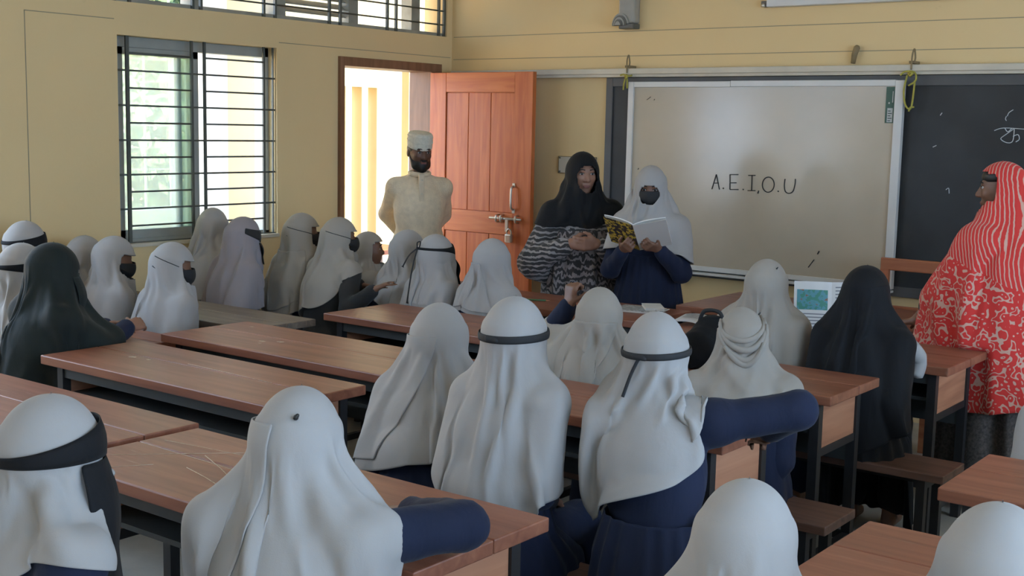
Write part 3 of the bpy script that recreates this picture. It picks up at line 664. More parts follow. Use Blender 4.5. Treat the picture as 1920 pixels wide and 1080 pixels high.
def ik(a, t, l1, l2, pole):
    d = t-a; D = np.linalg.norm(d); u = d/D
    if D > (l1+l2)*.995: D = (l1+l2)*.995; t = a+u*D
    x = (l1*l1-l2*l2+D*D)/(2*D); hh = math.sqrt(max(l1*l1-x*x, 1e-6))
    p = np.array(pole, float); p = p-u*(p@u); p /= np.linalg.norm(p)+1e-9
    return a+u*x+p*hh, t
def hand_prims(wr, d, nrm, side, curl=.35, s=1.0, thumb=.5, spread=.12):
    """wrist, pointing direction, palm normal (towards the palm), side +1 right hand"""
    d = d/np.linalg.norm(d); nrm = nrm-d*(nrm@d); nrm /= np.linalg.norm(nrm); lat = np.cross(d, nrm)*side   # towards the thumb
    out = []; k = .006
    for q in (-.024, -.008, .008, .024): out.append(cone(wr+lat*q*.7*s, wr+d*.078*s+lat*q*1.15*s, .0135*s, .0125*s, .012))
    for i, (q, ln) in enumerate(((.028, .072), (.0095, .080), (-.009, .074), (-.027, .058))):
        p = wr+d*.080*s+lat*q*s; a = curl*(1+.12*i); dd = d+lat*q*spread*10
        for j, fr in enumerate((.42, .33, .25)):
            a2 = a*(.6+.9*j); v = dd*math.cos(a2)+nrm*math.sin(a2); v /= np.linalg.norm(v)
            p2 = p+v*ln*fr*s; out.append(cone(p, p2, (.0088-.0009*j)*s, (.0080-.0009*j)*s, k)); p = p2
    p = wr+d*.022*s+lat*.030*s; v = d*.72+lat*.62+nrm*(.25+thumb*.4); v /= np.linalg.norm(v)
    p2 = p+v*.038*s; out.append(cone(p, p2, .0115*s, .010*s, .01)); v2 = d*.9+lat*.2+nrm*(.3+thumb*.5); v2 /= np.linalg.norm(v2)
    out.append(cone(p2, p2+v2*.03*s, .0095*s, .0078*s, k))
    return out

class Fig: pass
def skeleton(seat, zt, lean=8, side=0, twist=0, head=(0, 0, 0), hs=1.0, sh=.150, height=None, arms=None, seatz=.40, legs=True, shd=None, kneey=.34):
    """joints in the figure's own frame: faces +y, right hand at +x"""
    g = Fig(); g.hs = hs; g.seat = seat
    ln, sd = math.radians(lean), math.radians(side)
    if seat:
        pz = seatz+.085; T = (zt-.113*hs-pz)/math.cos(ln)/math.cos(sd)
    else:
        pz = zt*.525; T = (zt-.113*hs-pz)/math.cos(ln)/math.cos(sd)
    g.pelvis = V(0, 0, pz); sp = V(math.sin(sd), math.sin(ln)*math.cos(sd), math.cos(ln)*math.cos(sd)); sp /= np.linalg.norm(sp)
    T2 = (zt-.113*hs-pz)/sp[2]; g.sp = sp
    hd = .155*hs*(1.0 if seat else 1.1)
    g.neck = g.pelvis+sp*(T2-hd); g.hc = g.pelvis+sp*T2
    g.R = rotm(*head)
    tw = math.radians(twist); g.rx = V(math.cos(tw), math.sin(tw), 0)
    g.rx = g.rx-sp*(g.rx@sp); g.rx /= np.linalg.norm(g.rx); g.fy = np.cross(sp, g.rx)
    g.shc = g.neck-sp*((.045 if seat else .07) if shd is None else shd); g.chest = g.pelvis*.38+g.neck*.62; g.sh = sh
    g.S = {1: g.shc+g.rx*sh, -1: g.shc-g.rx*sh}
    la = (.24 if seat else .275)*hs*(1.0 if not seat else 1.0); lf = .22*hs if seat else .245*hs
    g.E, g.W = {}, {}
    arms = arms or {}
    for s in (1, -1):
        if s in arms: t, pole = arms[s]
        elif seat: t, pole = V(s*.07, .17, .585), V(s*.35, -.9, -.2)
        else: t, pole = V(s*(sh+.07), .02, zt*.46), V(s*.3, -1, 0)
        g.E[s], g.W[s] = ik(g.S[s], np.array(t, float), la, lf, pole)
    g.H = {s: g.pelvis+V(s*.075, 0, -.005 if seat else -.01) for s in (1, -1)}
    if seat:
        g.K = {s: V(s*.085, kneey, seatz+.068) for s in (1, -1)}; g.A = {s: V(s*.085, kneey-.02, .07) for s in (1, -1)}; g.kneey = kneey
    else:
        g.K = {s: V(s*.09, .02, zt*.28) for s in (1, -1)}; g.A = {s: V(s*.09, 0, .08) for s in (1, -1)}
    return g
def hp(g, th, ph, sc=1.0, add=0.0, rad=(.086, .104, .113)):
    """point on the veil-covered head: th from the face (deg, + to the right), ph from the crown"""
    t, p = np.radians(th), np.radians(ph); s = g.hs
    q = np.stack([np.sin(p)*np.sin(t)*(rad[0]*s*sc+add), np.sin(p)*np.cos(t)*(rad[1]*s*sc+add), np.cos(p)*(rad[2]*s*sc+add)], -1)
    return q@g.R.T + g.hc
def head_prims(g, ears=True):
    s, R, c = g.hs, g.R, g.hc; f = lambda x, y, z: c+R@(V(x, y, z)*s)
    P = [ell(f(0, -.006, .008), V(.074, .091, .098)*s, R, .02), ell(f(0, .026, -.042), V(.058, .060, .066)*s, R, .03), ell(f(0, .052, -.092), V(.026, .024, .02)*s, R, .025),
         cone(f(0, .082, .012), f(0, .103, -.026), .009*s, .013*s, .012), ell(f(.012, .094, -.030), V(.009, .009, .008)*s, R, .006), ell(f(-.012, .094, -.030), V(.009, .009, .008)*s, R, .006),
         cone(f(-.034, .074, .026), f(.034, .074, .026), .012*s, .012*s, .012), ell(f(.034, .062, -.02), V(.024, .022, .022)*s, R, .02), ell(f(-.034, .062, -.02), V(.024, .022, .022)*s, R, .02),
         cone(f(-.016, .083, -.058), f(.016, .083, -.058), .008*s, .008*s, .008), cone(f(-.013, .080, -.067), f(.013, .080, -.067), .008*s, .008*s, .008)]
    if ears: P += [ell(f(.075, -.008, -.012), V(.010, .020, .030)*s, R, .008), ell(f(-.075, -.008, -.012), V(.010, .020, .030)*s, R, .008)]
    return P
def body_prims(g, hands=(None, None), fat=0.0, hsz=.9):
    s = g.hs; P = head_prims(g)
    P.append(cone(g.neck-g.sp*.03, g.hc-g.sp*.05*s, .050*s, .046*s, .03))
    P.append(cone(g.S[-1], g.S[1], .046*s, .046*s, .04)); P.append(ell(g.chest, V(.135+fat, .092+fat, .17)*s, np.stack([g.rx, g.fy, g.sp], 1), .05))
    P.append(ell(g.pelvis+V(0, 0, .02), V(.135+fat, .10+fat, .095 if g.seat else .12)*s, None, .05)); P.append(cone(g.pelvis+g.sp*.02, g.chest, .095*s, .10*s, .04))
    for q in (1, -1):
        P.append(cone(g.S[q], g.E[q], .042*s, .034*s, .03)); P.append(cone(g.E[q], g.W[q], .034*s, .024*s, .015))
        h_ = hands[0 if q == 1 else 1]
        d = g.W[q]-g.E[q]; d /= np.linalg.norm(d)
        if h_ is None: h_ = dict(d=d*.9+V(0, .3, -.1), n=V(-q*.2, 0, -1), curl=.3)
        P += hand_prims(g.W[q], np.array(h_['d'], float), np.array(h_['n'], float), q, h_.get('curl', .3), hsz*s, h_.get('thumb', .5), h_.get('spread', .12))
        P.append(cone(g.H[q], g.K[q], (.066 if g.seat else .072)*s, .050*s, .03)); P.append(cone(g.K[q], g.A[q], .050*s, .034*s, .02)); P.append(cone(g.A[q]+V(0, -.02, -.03), g.A[q]+V(0, .13, -.045), .032*s, .024*s, .02))
    return P
def dress_prims(g, t=.018, skirt=True, cuff=.92):
    s = g.hs; P = [ell(g.chest-g.sp*.01, V(.142+t*.5, .100+t, .18)*s, np.stack([g.rx, g.fy, g.sp], 1), .06), cone(g.S[-1], g.S[1], .052*s, .052*s, .05), cone(g.neck-g.sp*.06, g.neck, .075*s, .058*s, .03), cone(g.neck-g.sp*.02, g.S[1], .056*s, .05*s, .03), cone(g.neck-g.sp*.02, g.S[-1], .056*s, .05*s, .03)]
    P.append(cone(g.pelvis+g.sp*.03, g.chest, .112*s, .112*s, .05))
    for q in (1, -1):
        P.append(cone(g.S[q], g.E[q], .052*s+t*.5, .046*s+t*.5, .04)); w = g.E[q]+(g.W[q]-g.E[q])*cuff; P.append(cone(g.E[q], w, .046*s+t*.5, .034*s+t*.4, .02))
    if skirt and g.seat:
        P.append(ell(g.pelvis+V(0, .0, .0), V(.165, .140, .088)*s, None, .04))
        for q in (1, -1):
            P.append(cone(g.H[q], g.K[q], .079*s, .066*s, .03)); P.append(cone(g.K[q], V(q*.10, g.kneey, .14), .066*s, .078*s, .03))
    return P

# ------------------------------------------------------------------ cloth draped by relaxation on the figure
def veil_colliders(g, armr=.066, extra=(), skip=()):
    s = g.hs
    P = [ell(g.hc, V(.086, .104, .113)*s, g.R), cone(g.neck, g.hc-g.sp*.05*s, .062*s, .062*s), cone(g.S[-1], g.S[1], .068*s, .068*s), ell(g.chest, V(.160, .125, .19)*s, np.stack([g.rx, g.fy, g.sp], 1)), cone(g.pelvis, g.chest, .135*s, .13*s), ell(g.pelvis, V(.175, .15, .10)*s)]
    for q in (1, -1):
        e = g.E[q] if q not in skip else g.S[q]+(g.E[q]-g.S[q])*.12
        P.append(cone(g.S[q], e, armr*s, (armr-.002)*s))
        if q not in skip: P.append(cone(e, e*.7+g.W[q]*.3, (armr-.002)*s, (armr-.012)*s))
    return P+list(extra)
def drape(g, hem, coll, nth=72, ntop=15, nbot=34, excess=.22, amp=.012, seed=1, steps=26, iters=6, flare=.25, phi_end=98, gather=None, rad=(.086, .104, .113), tight=None, pin_phi=78):
    """hem: heights at front, right, back, left. Returns a grid of points (rows, nth, 3)"""
    r = np.random.RandomState(seed); th = np.arange(nth)*360.0/nth; tr = np.radians(th); s = g.hs
    hf, hr, hb, hl = hem
    cf = np.clip(np.cos(tr), 0, 1)**2*hf + np.clip(-np.cos(tr), 0, 1)**2*hb + np.clip(np.sin(tr), 0, 1)**2*hr + np.clip(-np.sin(tr), 0, 1)**2*hl
    cf = cf + .012*np.sin(2*tr+r.rand()*6) + .006*np.sin(5*tr+r.rand()*6)
    phs = np.concatenate([[1.0], np.linspace(7, phi_end, ntop-1)]); G = np.zeros((ntop+nbot, nth, 3))
    for i, p in enumerate(phs): G[i] = hp(g, th, np.full(nth, p), 1.0, .004, rad)
    dirs = np.stack([np.sin(tr), np.cos(tr), 0*tr], 1)
    z_end = G[ntop-1][:, 2]
    def axis(z):
        t = np.clip((z-g.pelvis[2])/(g.hc[2]-g.pelvis[2]), 0, 1)[..., None]
        return g.pelvis[None]*(1-t)+g.hc[None]*t
    ts = np.linspace(0, .46, 70); nz = 40; ext = np.zeros((nz+1, nth)); zz = np.zeros((nz+1, nth)); AX = np.zeros((nz+1, nth, 3))
    for k in range(nz+1):
        z = z_end+(cf-z_end)*k/nz; A = axis(z); A[:, 2] = z; AX[k] = A; zz[k] = z
        if k == 0: ext[0] = ((G[ntop-1]-A)*dirs).sum(1); continue
        Q = A[:, None, :]+dirs[:, None, :]*ts[None, :, None]
        ins = np.zeros(Q.shape[:2], bool)
        for c in coll: ins |= pd(c, Q) < .008
        ext[k] = np.where(ins.any(1), ts[ins.shape[1]-1-np.argmax(ins[:, ::-1], 1)], .03)+.008
    for _ in range(4): ext[1:] = np.maximum(ext[1:], .25*np.roll(ext[1:], 1, 1)+.5*ext[1:]+.25*np.roll(ext[1:], -1, 1))
    # cloth spans the hollows: upper envelope of each profile, partly tucked in
    env = ext.copy(); tuck = .25 if tight is None else tight
    kk = np.arange(nz+1)
    for j in range(nth):
        hull = [0]
        for k in range(1, nz+1):
            while len(hull) > 1 and (ext[hull[-1], j]-ext[hull[-2], j])*(k-hull[-2]) <= (ext[k, j]-ext[hull[-2], j])*(hull[-1]-hull[-2]): hull.pop()
            hull.append(k)
        env[:, j] = np.interp(kk, hull, ext[hull, j])
    run = np.maximum.accumulate(ext*(1-.0)-zz*0, 0); fall = np.maximum.accumulate(ext+np.linspace(0, 1, nz+1)[:, None]*.10, 0)-np.linspace(0, 1, nz+1)[:, None]*.10
    env = np.maximum(env, fall); env = np.maximum(ext, env*(1-tuck)+ext*tuck)
    env += flare*.12*np.linspace(0, 1, nz+1)[:, None]**2
    for _ in range(2): env[1:] = .25*np.roll(env[1:], 1, 1)+.5*env[1:]+.25*np.roll(env[1:], -1, 1)
    PR = AX+dirs[None]*env[..., None]
    seg = np.linalg.norm(PR[1:]-PR[:-1], axis=2); cum = np.concatenate([np.zeros((1, nth)), np.cumsum(seg, 0)], 0)
    for j in range(nth):
        q = np.linspace(0, cum[-1, j], nbot+1)[1:]
        for a_ in range(3): G[ntop:, j, a_] = np.interp(q, cum[:, j], PR[:, j, a_])
    # rest lengths with fullness towards the hem
    n = ntop+nbot; full = np.zeros(n); full[ntop-4:] = np.linspace(0, 1, nbot+4)**.8*excess
    X = G.copy(); rn = np.zeros((n, nth))
    m1 = r.randint(5, 9); 
    for q in range(5):
        m = r.randint(4, 15); rn += np.cos(m*tr[None]+r.rand()*6.3+np.linspace(0, r.randn()*1.2, n)[:, None])*(.6+r.rand()*.6)
    X[..., 0] += rn*dirs[:, 0][None]*amp*(full/max(excess, 1e-3))[:, None]; X[..., 1] += rn*dirs[:, 1][None]*amp*(full/max(excess, 1e-3))[:, None]
    X[ntop-3:] += r.randn(nbot+3, nth, 3)*.0015
    W = np.ones((n, nth)); pin = phs < pin_phi; W[:ntop][pin] = 0
    Lh = np.linalg.norm(G-np.roll(G, -1, 1), axis=2)*(1+full)[:, None]; Lv = np.linalg.norm(G[1:]-G[:-1], axis=2)*1.0
    Ld = np.sqrt(Lh[:-1]**2+Lv**2)*1.02
    if steps:
        Vv = np.zeros_like(X); even = np.arange(0, nth, 2); odd = np.arange(1, nth, 2)
        def sol(ia, ja, ib, jb, L_, k):
            a, b = X[ia, ja], X[ib, jb]; d = b-a; ln = np.sqrt((d*d).sum(-1))+1e-9; wa, wb = W[ia, ja], W[ib, jb]
            c = (d*((ln-L_)/ln/np.maximum(wa+wb, 1e-6)*k)[..., None]); X[ia, ja] = a+c*wa[..., None]; X[ib, jb] = b-c*wb[..., None]
        R0 = np.arange(ntop-6, n)[:, None]; Rv = [np.arange(ntop-6+q, n-1, 2)[:, None] for q in (0, 1)]; allc = np.arange(nth)[None]
        r_anc = int(pin.sum())-1; cumL = np.cumsum(Lv[r_anc:], 0)*1.01
        def collide():
            for c in coll:
                d = pd(c, X[ntop-6:]); bad = d < .007
                if bad.any():
                    Xs = X[ntop-6:]; Pb = Xs[bad]; e = 1e-3; db = d[bad]
                    gr = np.stack([pd(c, Pb+V(e, 0, 0)), pd(c, Pb+V(0, e, 0)), pd(c, Pb+V(0, 0, e))], 1)-db[:, None]
                    gr /= np.linalg.norm(gr, axis=1)[:, None]+1e-9; Xs[bad] = Pb+gr*(.007-db)[:, None]*W[ntop-6:][bad][:, None]
        for st in range(steps):
            P0 = X.copy(); Vv *= .93; Vv[..., 2] -= 6.0*.016*W; X += Vv*.016*W[..., None]
            for it in range(iters):
                for cc in (even, odd): sol(R0, cc[None], R0, (cc[None]+1) % nth, Lh[ntop-6:][:, cc], .9)
                for rv in Rv: sol(rv, allc, rv+1, allc, Lv[rv[:, 0]], 1.0)
                if it % 2 == 1: collide()
                for rv in Rv:
                    for cc in (even, odd):
                        sol(rv, cc[None], rv+1, (cc[None]+1) % nth, Ld[rv[:, 0]][:, cc], .35); sol(rv+1, cc[None], rv, (cc[None]+1) % nth, Ld[rv[:, 0]][:, cc], .35)
            # bending: pull towards the local average
            av = .5*(np.roll(X, 1, 1)+np.roll(X, -1, 1)); X += (av-X)*.10*W[..., None]
            av = X.copy(); av[1:-1] = .5*(X[2:]+X[:-2]); X += (av-X)*.10*W[..., None]
            ra = X[r_anc][None]; dd = X[r_anc+1:]-ra; dl = np.linalg.norm(dd, axis=2); mx_ = cumL; fac = np.minimum(1, mx_/(dl+1e-9)); X[r_anc+1:] = ra+dd*fac[..., None]
            collide()
            Vv = (X-P0)/.016; sp_ = np.linalg.norm(Vv, axis=2, keepdims=True); Vv *= np.minimum(1, 1.5/(sp_+1e-9))
    return X, th, phs
def grid_obj(name, X, m, parent, closed=True, hole=None, cap=None, t=.0035, sub=1, off=-1.0, **kw):
    n, k = X.shape[:2]; v = X.reshape(-1, 3); f = []
    ii, jj = np.meshgrid(np.arange(n-1), np.arange(k if closed else k-1), indexing='ij'); ii, jj = ii.ravel(), jj.ravel(); j2 = (jj+1) % k
    F_ = np.stack([ii*k+jj, (ii+1)*k+jj, (ii+1)*k+j2, ii*k+j2], 1)[:, ::-1]
    if hole is not None: F_ = F_[~hole(ii, jj)]
    fl = F_.tolist()
    if cap is not None:
        v = np.concatenate([v, cap[None]]); fl += [[len(v)-1, (j+1) % k, j][::-1] for j in range(k)]
    used = sorted({q for f_ in fl for q in f_}); mp = {q: i for i, q in enumerate(used)}
    o = mk(name, v[used], [[mp[q] for q in f_] for f_ in fl], m, parent, smooth=True, **kw)
    return solid(o, t, off, sub)
def fold_ridges(X, nt, n, amp, seed, slope=30, pucker=None, conv=None):
    r = np.random.RandomState(seed+500); nr, nc = X.shape[:2]; th = np.arange(nc)*360.0/nc
    du = np.roll(X, -1, 1)-np.roll(X, 1, 1); dv = np.gradient(X, axis=0); N_ = np.cross(dv, du); N_ /= np.linalg.norm(N_, axis=2, keepdims=True)+1e-9
    ctr = X.mean(1, keepdims=True); sg = np.sign(((X-ctr)*N_).sum(2).mean()); N_ *= sg
    f = np.clip((np.arange(nr)-nt*.55)/(nr-nt*.55), 0, 1)[:, None]; D = np.zeros((nr, nc))
    for k in range(n):
        t0 = 360*(k+r.rand()*.9)/n; sl = r.randn()*slope; w_ = 5+6*r.rand(); a = amp*(.45+r.rand()); s0 = r.rand()*.25; s1 = .75+.6*r.rand()
        x = (th[None]-t0-sl*f+180) % 360-180
        e = np.clip((f-s0)/.25, 0, 1)*np.clip((s1-f)/.3, 0, 1); e = e*e*(3-2*e)
        ww = w_*(1.3-.5*f)
        D += a*e*(np.exp(-(x/ww)**2)-.55*np.exp(-((x-ww*1.7)/ww)**2))
    if pucker:
        rp, wd, pa = pucker; g_ = np.exp(-((np.arange(nr)-rp)/wd)**2)[:, None]
        D += g_*pa*(np.sin(np.radians(th*17+20*np.sin(np.radians(th*3))))+.6*np.sin(np.radians(th*29+40)))[None]
    return X+N_*D[..., None]
def pushout(X, coll, mg, r0=0):
    for c in coll:
        d = pd(c, X); bad = d < mg; bad[:r0] = False
        if bad.any():
            Pb = X[bad]; e = 1e-3; db = d[bad]; gr = np.stack([pd(c, Pb+V(e, 0, 0)), pd(c, Pb+V(0, e, 0)), pd(c, Pb+V(0, 0, e))], 1)-db[:, None]
            gr /= np.linalg.norm(gr, axis=1)[:, None]+1e-9; X[bad] = Pb+gr*(mg-db)[:, None]
    return X
def veil(g, hem, m, parent, coll=None, face=(48, 56, 118), ridges=(12, .015), slope=30, pucker=None, name='head_veil', overlap=None, **kw):
    coll = coll or veil_colliders(g)
    X, th, phs = drape(g, hem, coll, **kw); nt = len(phs)
    X = fold_ridges(X, nt, ridges[0], ridges[1], kw.get('seed', 1), slope, pucker)
    for _ in range(3): X = pushout(X, coll, .009, nt-5)
    ha, p0, p1 = face[:3]; ymin = face[3] if len(face) > 3 else .025; hw = .086*(math.sin(math.radians(min(ha, 89))) if len(face) < 5 else face[4]); za, zb = .105*math.cos(math.radians(p0)), .105*math.cos(math.radians(p1))
    nc = X.shape[1]
    def hole(i, j):
        j2 = (j+1) % nc; ctr_ = .25*(X[i, j]+X[i+1, j]+X[i+1, j2]+X[i, j2]); q = ((ctr_-g.hc)@g.R)/g.hs
        e_ = 4 if len(face) > 4 else 2
        return (q[:, 1] > ymin) & (np.abs(q[:, 0]/hw)**e_+np.abs((q[:, 2]-(za+zb)/2)/((za-zb)/2))**e_ < 1)
    cap = X[0].mean(0)+g.R@V(0, 0, .00004)
    o = grid_obj(name, X, m, parent, True, hole if ha > 0 else None, cap)
    if overlap:
        t0, t1, slope, r0, r1 = overlap
        ctr = X.mean(1, keepdims=True)
        out = X-ctr; out /= np.linalg.norm(out, axis=2, keepdims=True)+1e-9
        Y = X+out*.007
        rows = np.arange(X.shape[0])
        # a second layer that crosses the back on a slant
        n = X.shape[0]; cols = np.linspace(0, 1, 26); Z = np.zeros((r1-r0, len(cols), 3))
        for q, i in enumerate(range(r0, r1)):
            f = q/(r1-r0-1); a0, a1 = t0+slope*f, t1
            aa = (a0+(a1-a0)*cols) % 360; jf = aa/360*X.shape[1]; j0 = np.floor(jf).astype(int) % X.shape[1]; w_ = (jf-np.floor(jf))[:, None]
            Z[q] = Y[i, j0]*(1-w_)+Y[i, (j0+1) % X.shape[1]]*w_
        grid_obj('veil_end', Z, m, parent, False, sub=1)
    return X
def head_band(g, parent, m, ph_b=88, ph_f=80, hb=.016, hf=.016, name='head_band', t0=0, t1=360, add=.010, side=0, power=2, n=60, rad=(.086, .104, .113)):
    th = np.linspace(t0, t1, n, endpoint=(t1-t0 < 359)); c = (1+np.cos(np.radians(th)))/2
    ph = ph_b+(ph_f-ph_b)*c+side*np.sin(np.radians(th)); hh = hb+(hf-hb)*c**power
    dphi = np.degrees(hh/.1/g.hs)/2
    X = np.stack([hp(g, th, ph-dphi, 1, add, rad), hp(g, th, ph, 1, add+.003, rad), hp(g, th, ph+dphi, 1, add, rad)], 0)
    return grid_obj(name, X, m, parent, t1-t0 > 359, t=.003, sub=1, off=0)
def face_mask(g, parent, m=None, big=1.0, strap=True, back=150, add=.004, droop=0):
    ths = np.linspace(-70, 70, 17); phs = np.linspace(92-4*big, 140, 9); X = np.zeros((9, 17, 3))
    for i, p in enumerate(phs):
        b = np.cos(np.radians(ths*1.1))*np.sin(PI*(i+.6)/9.4)*.026
        q = hp(g, ths*(1-.25*(i/8)**2), np.full(17, p+6*(np.abs(ths)/66)**2*(1 if i < 4 else -2.2)), 1, add)
        dr = q-g.hc; dr /= np.linalg.norm(dr, axis=1)[:, None]; X[i] = q+dr*b[:, None]
    o = grid_obj('face_mask', X, m or M_mask, parent, False, t=.002, sub=1, off=0)
    if strap:
        for sg in (1, -1):
            for p0, p1 in ((92, 74), (128, 98)):
                tt = np.linspace(62, back, 14); tube('mask_strap', hp(g, sg*tt, p0+(p1-p0)*((tt-62)/(back-62))**.8, 1, .0075), .0028, m or M_mask, o, seg=5)
    return o
def eyes(g, parent, ph=88, sc=1.0, look=0):
    f = lambda x, y, z: g.hc+g.R@(V(x, y, z)*g.hs)
    for q in (1, -1):
        e = sdf_obj('eye', [ell(f(q*.031, .081, .006), V(.0135, .007, .0065)*sc*g.hs, g.R, .002)], .0022, M_eyew, parent)
        sdf_obj('iris', [ell(f(q*.031+look, .0875, .006), V(.006, .003, .0062)*sc*g.hs, g.R, .001)], .0015, M_eyeb, e)
        tube('eyebrow', [f(q*.014, .088, .027), f(q*.03, .088, .031), f(q*.048, .078, .026)], [.003, .0035, .002], M_hair, parent, seg=6)
        tube('eyelid', [f(q*.017, .087, .009), f(q*.031, .0905, .0135), f(q*.045, .083, .008)], [.0015, .0022, .0015], M_hair, parent, seg=6)
def place(g, name, hx, hy, rz, label, zoff=0, group=None):
    rz = math.radians(rz); o = empty(name, (0, 0, 0), rz, label=label, cat='person', group=group)
    l = g.hc; o.location = (hx-(l[0]*math.cos(rz)-l[1]*math.sin(rz)), hy-(l[0]*math.sin(rz)+l[1]*math.cos(rz)), zoff)
    return o
# ------------------------------------------------------------------ seated students
def skirt(name, g, rings, m, parent, folds=14, amp=.012, seed=1, nth=96, nz=36):
    """rings: (z, cx, cy, rx, ry)"""
    r = np.random.RandomState(seed); rings = np.array(rings); z = np.linspace(rings[0, 0], rings[-1, 0], nz); th = np.arange(nth)*2*PI/nth
    q = [np.interp(-z, -rings[:, 0], rings[:, k]) for k in range(1, 5)]; f = np.linspace(0, 1, nz)[:, None]
    wv = sum(np.cos(k*th[None]+r.rand()*6+np.linspace(0, r.randn()*.5, nz)[:, None])*w_ for k, w_ in ((folds, 1), (folds-3, .7), (folds+5, .5), (5, .6)))
    X = np.zeros((nz, nth, 3)); s = 1+amp*wv*(.25+f)/np.maximum(q[2], .05)[:, None]
    X[..., 0] = q[0][:, None]+np.sin(th)[None]*q[2][:, None]*s; X[..., 1] = q[1][:, None]+np.cos(th)[None]*q[3][:, None]*s; X[..., 2] = z[:, None]
    return grid_obj(name, X, m, parent, True, t=.003, sub=1, off=-1)
GRP = 'seated pupils'
FIGS = []
def student(hx, hy, zt, rz, label, hem=(.80, .76, .70, .74), vm=None, dm=None, lean=10, side=0, twist=0, head=(0, 6, 0), hs=.97, arms=None, hands=(None, None), face=(46, 58, 118),
            fine=.013, seed=1, excess=.22, amp=.012, overlap=None, skin=None, sh=.15, extra=(), armr=.066, eye=False, tight=None, rad=(.086, .104, .113), noveil=False, steps=26, skip=(), skirt_on=False, kneey=.34, **kw):
    g = skeleton(True, zt, lean, side, twist, head, hs, sh, arms=arms, kneey=kneey)
    o = place(g, 'person', hx, hy, rz, label, group=GRP); g.o = o
    sdf_obj('body', body_prims(g, hands), fine, skin or M_skin, o)
    sdf_obj('dress', dress_prims(g), .013, dm or M_navy, o, disp=lambda P: wav(P, seed, .0016, (22, 22, 9)))
    if not noveil: g.X = veil(g, hem, vm or M_veil, o, veil_colliders(g, armr, list(extra)+([cone(g.pelvis+V(0, .01, .14), g.pelvis+V(0, .03, -.05), .155, .195)] if skirt_on else []), skip), face, seed=seed, excess=excess, amp=amp, overlap=overlap, tight=tight, rad=rad, steps=steps, **kw)
    FIGS.append(g)
    if eye: eyes(g, o)
    if skirt_on:
        a_ = g.pelvis; skirt('skirt', g, [(a_[2]+.16, a_[0], a_[1]+.01, .145, .125), (a_[2]+.05, a_[0], a_[1]+.01, .175, .152), (a_[2]-.06, a_[0], a_[1]+.09, .195, .26), (.30, a_[0], a_[1]+.10, .205, .29), (.06, a_[0], a_[1]+.11, .215, .30)], dm or M_navy, o, 19, .010, seed)
    return g
def knot(g, ph=88, th=180, tails=((-.02, -.06), (.02, -.05)), add=.016, m=None):
    p = hp(g, np.array([float(th)]), np.array([float(ph)]), 1, add)[0]; m = m or M_mask; out = p-g.hc; out[2] = 0; out /= np.linalg.norm(out); lat = np.cross(V(0, 0, 1), out)
    o = sdf_obj('band_knot', [cone(p-lat*.012, p+lat*.012, .007, .007, .006), cone(p-lat*.018+V(0, 0, .004), p-lat*.004, .005, .006, .004), cone(p+lat*.018-V(0, 0, .003), p+lat*.004, .005, .006, .004)], .003, m, g.o)
    return p, lat, out
def pin(g, th, ph, r=.005):
    p = hp(g, np.array([float(th)]), np.array([float(ph)]), 1, .010)[0]
    sdf_obj('veil_pin', [ell(p, V(r, r, r), None, .002), ell(p+V(.004, 0, .005), V(r*.7, r*.7, r*.7), None, .002)], .002, M_inner, g.o)
def niqab(g, width=70, z_hem=-.25, ph0=97, m=None, add=.014):
    """cloth hanging over the face from the eyes down"""
    m = m or M_blackc; ths = np.linspace(-width, width, 23); n = 16; X = np.zeros((n, 23, 3)); top = hp(g, ths, np.full(23, float(ph0)), 1, add)
    out = top-g.hc; out[:, 2] = 0; out /= np.linalg.norm(out, axis=1)[:, None]
    for i in range(n):
        f = i/(n-1); X[i] = top+V(0, 0, 1)*(z_hem*f)+out*(.016*np.sin(PI*min(1, f*1.6))+.035*f+.006*f*np.cos(np.radians(ths*6)))[:, None]
    return grid_obj('face_veil', X, m, g.o, False, t=.003, sub=1, off=0)

# first row by the camera
g = student(3.80, -5.74, 1.125, -8, 'pupil in white veil with a wide black flap band across the temple, dark blue dress', (.90, .87, .80, .82), lean=6, head=(0, 4, 0), seed=3, excess=.16, tight=.5, face=(44, 62, 112), amp=.010, pucker=(13, 2.2, .003))
head_band(g, g.o, M_blackc, ph_b=96, ph_f=76, hb=.016, hf=.062, power=1.1, add=.014, name='black_eye_flap', side=0)
niqab(g, 78, -.32, 98)
g = student(4.12, -5.36, 1.128, 22, 'pupil in large white veil with dark pin, navy sleeve along the scratched desk', (.70, .62, .50, .50), lean=12, head=(-6, 8, 0), seed=11, excess=.30, amp=.018, overlap=(178, 300, 45, 10, 47), arms={1: (V(.16, .36, .80), V(1, -.1, .1)), -1: (V(-.1, .36, .78), V(-.9, -.3, -.3))}, sh=.165, skip=(1,), ridges=(12, .014))
pin(g, 150, 62, .006)
g = student(5.06, -5.16, 1.065, 5, 'pupil in plain white veil at the aisle end of the bench', (.66, .60, .52, .55), lean=12, seed=21, excess=.25, amp=.016)
g = student(5.47, -5.08, 1.088, -4, 'pupil in plain white veil farther in from the aisle on the last bench', (.66, .60, .52, .55), lean=12, seed=24, excess=.25, amp=.016)
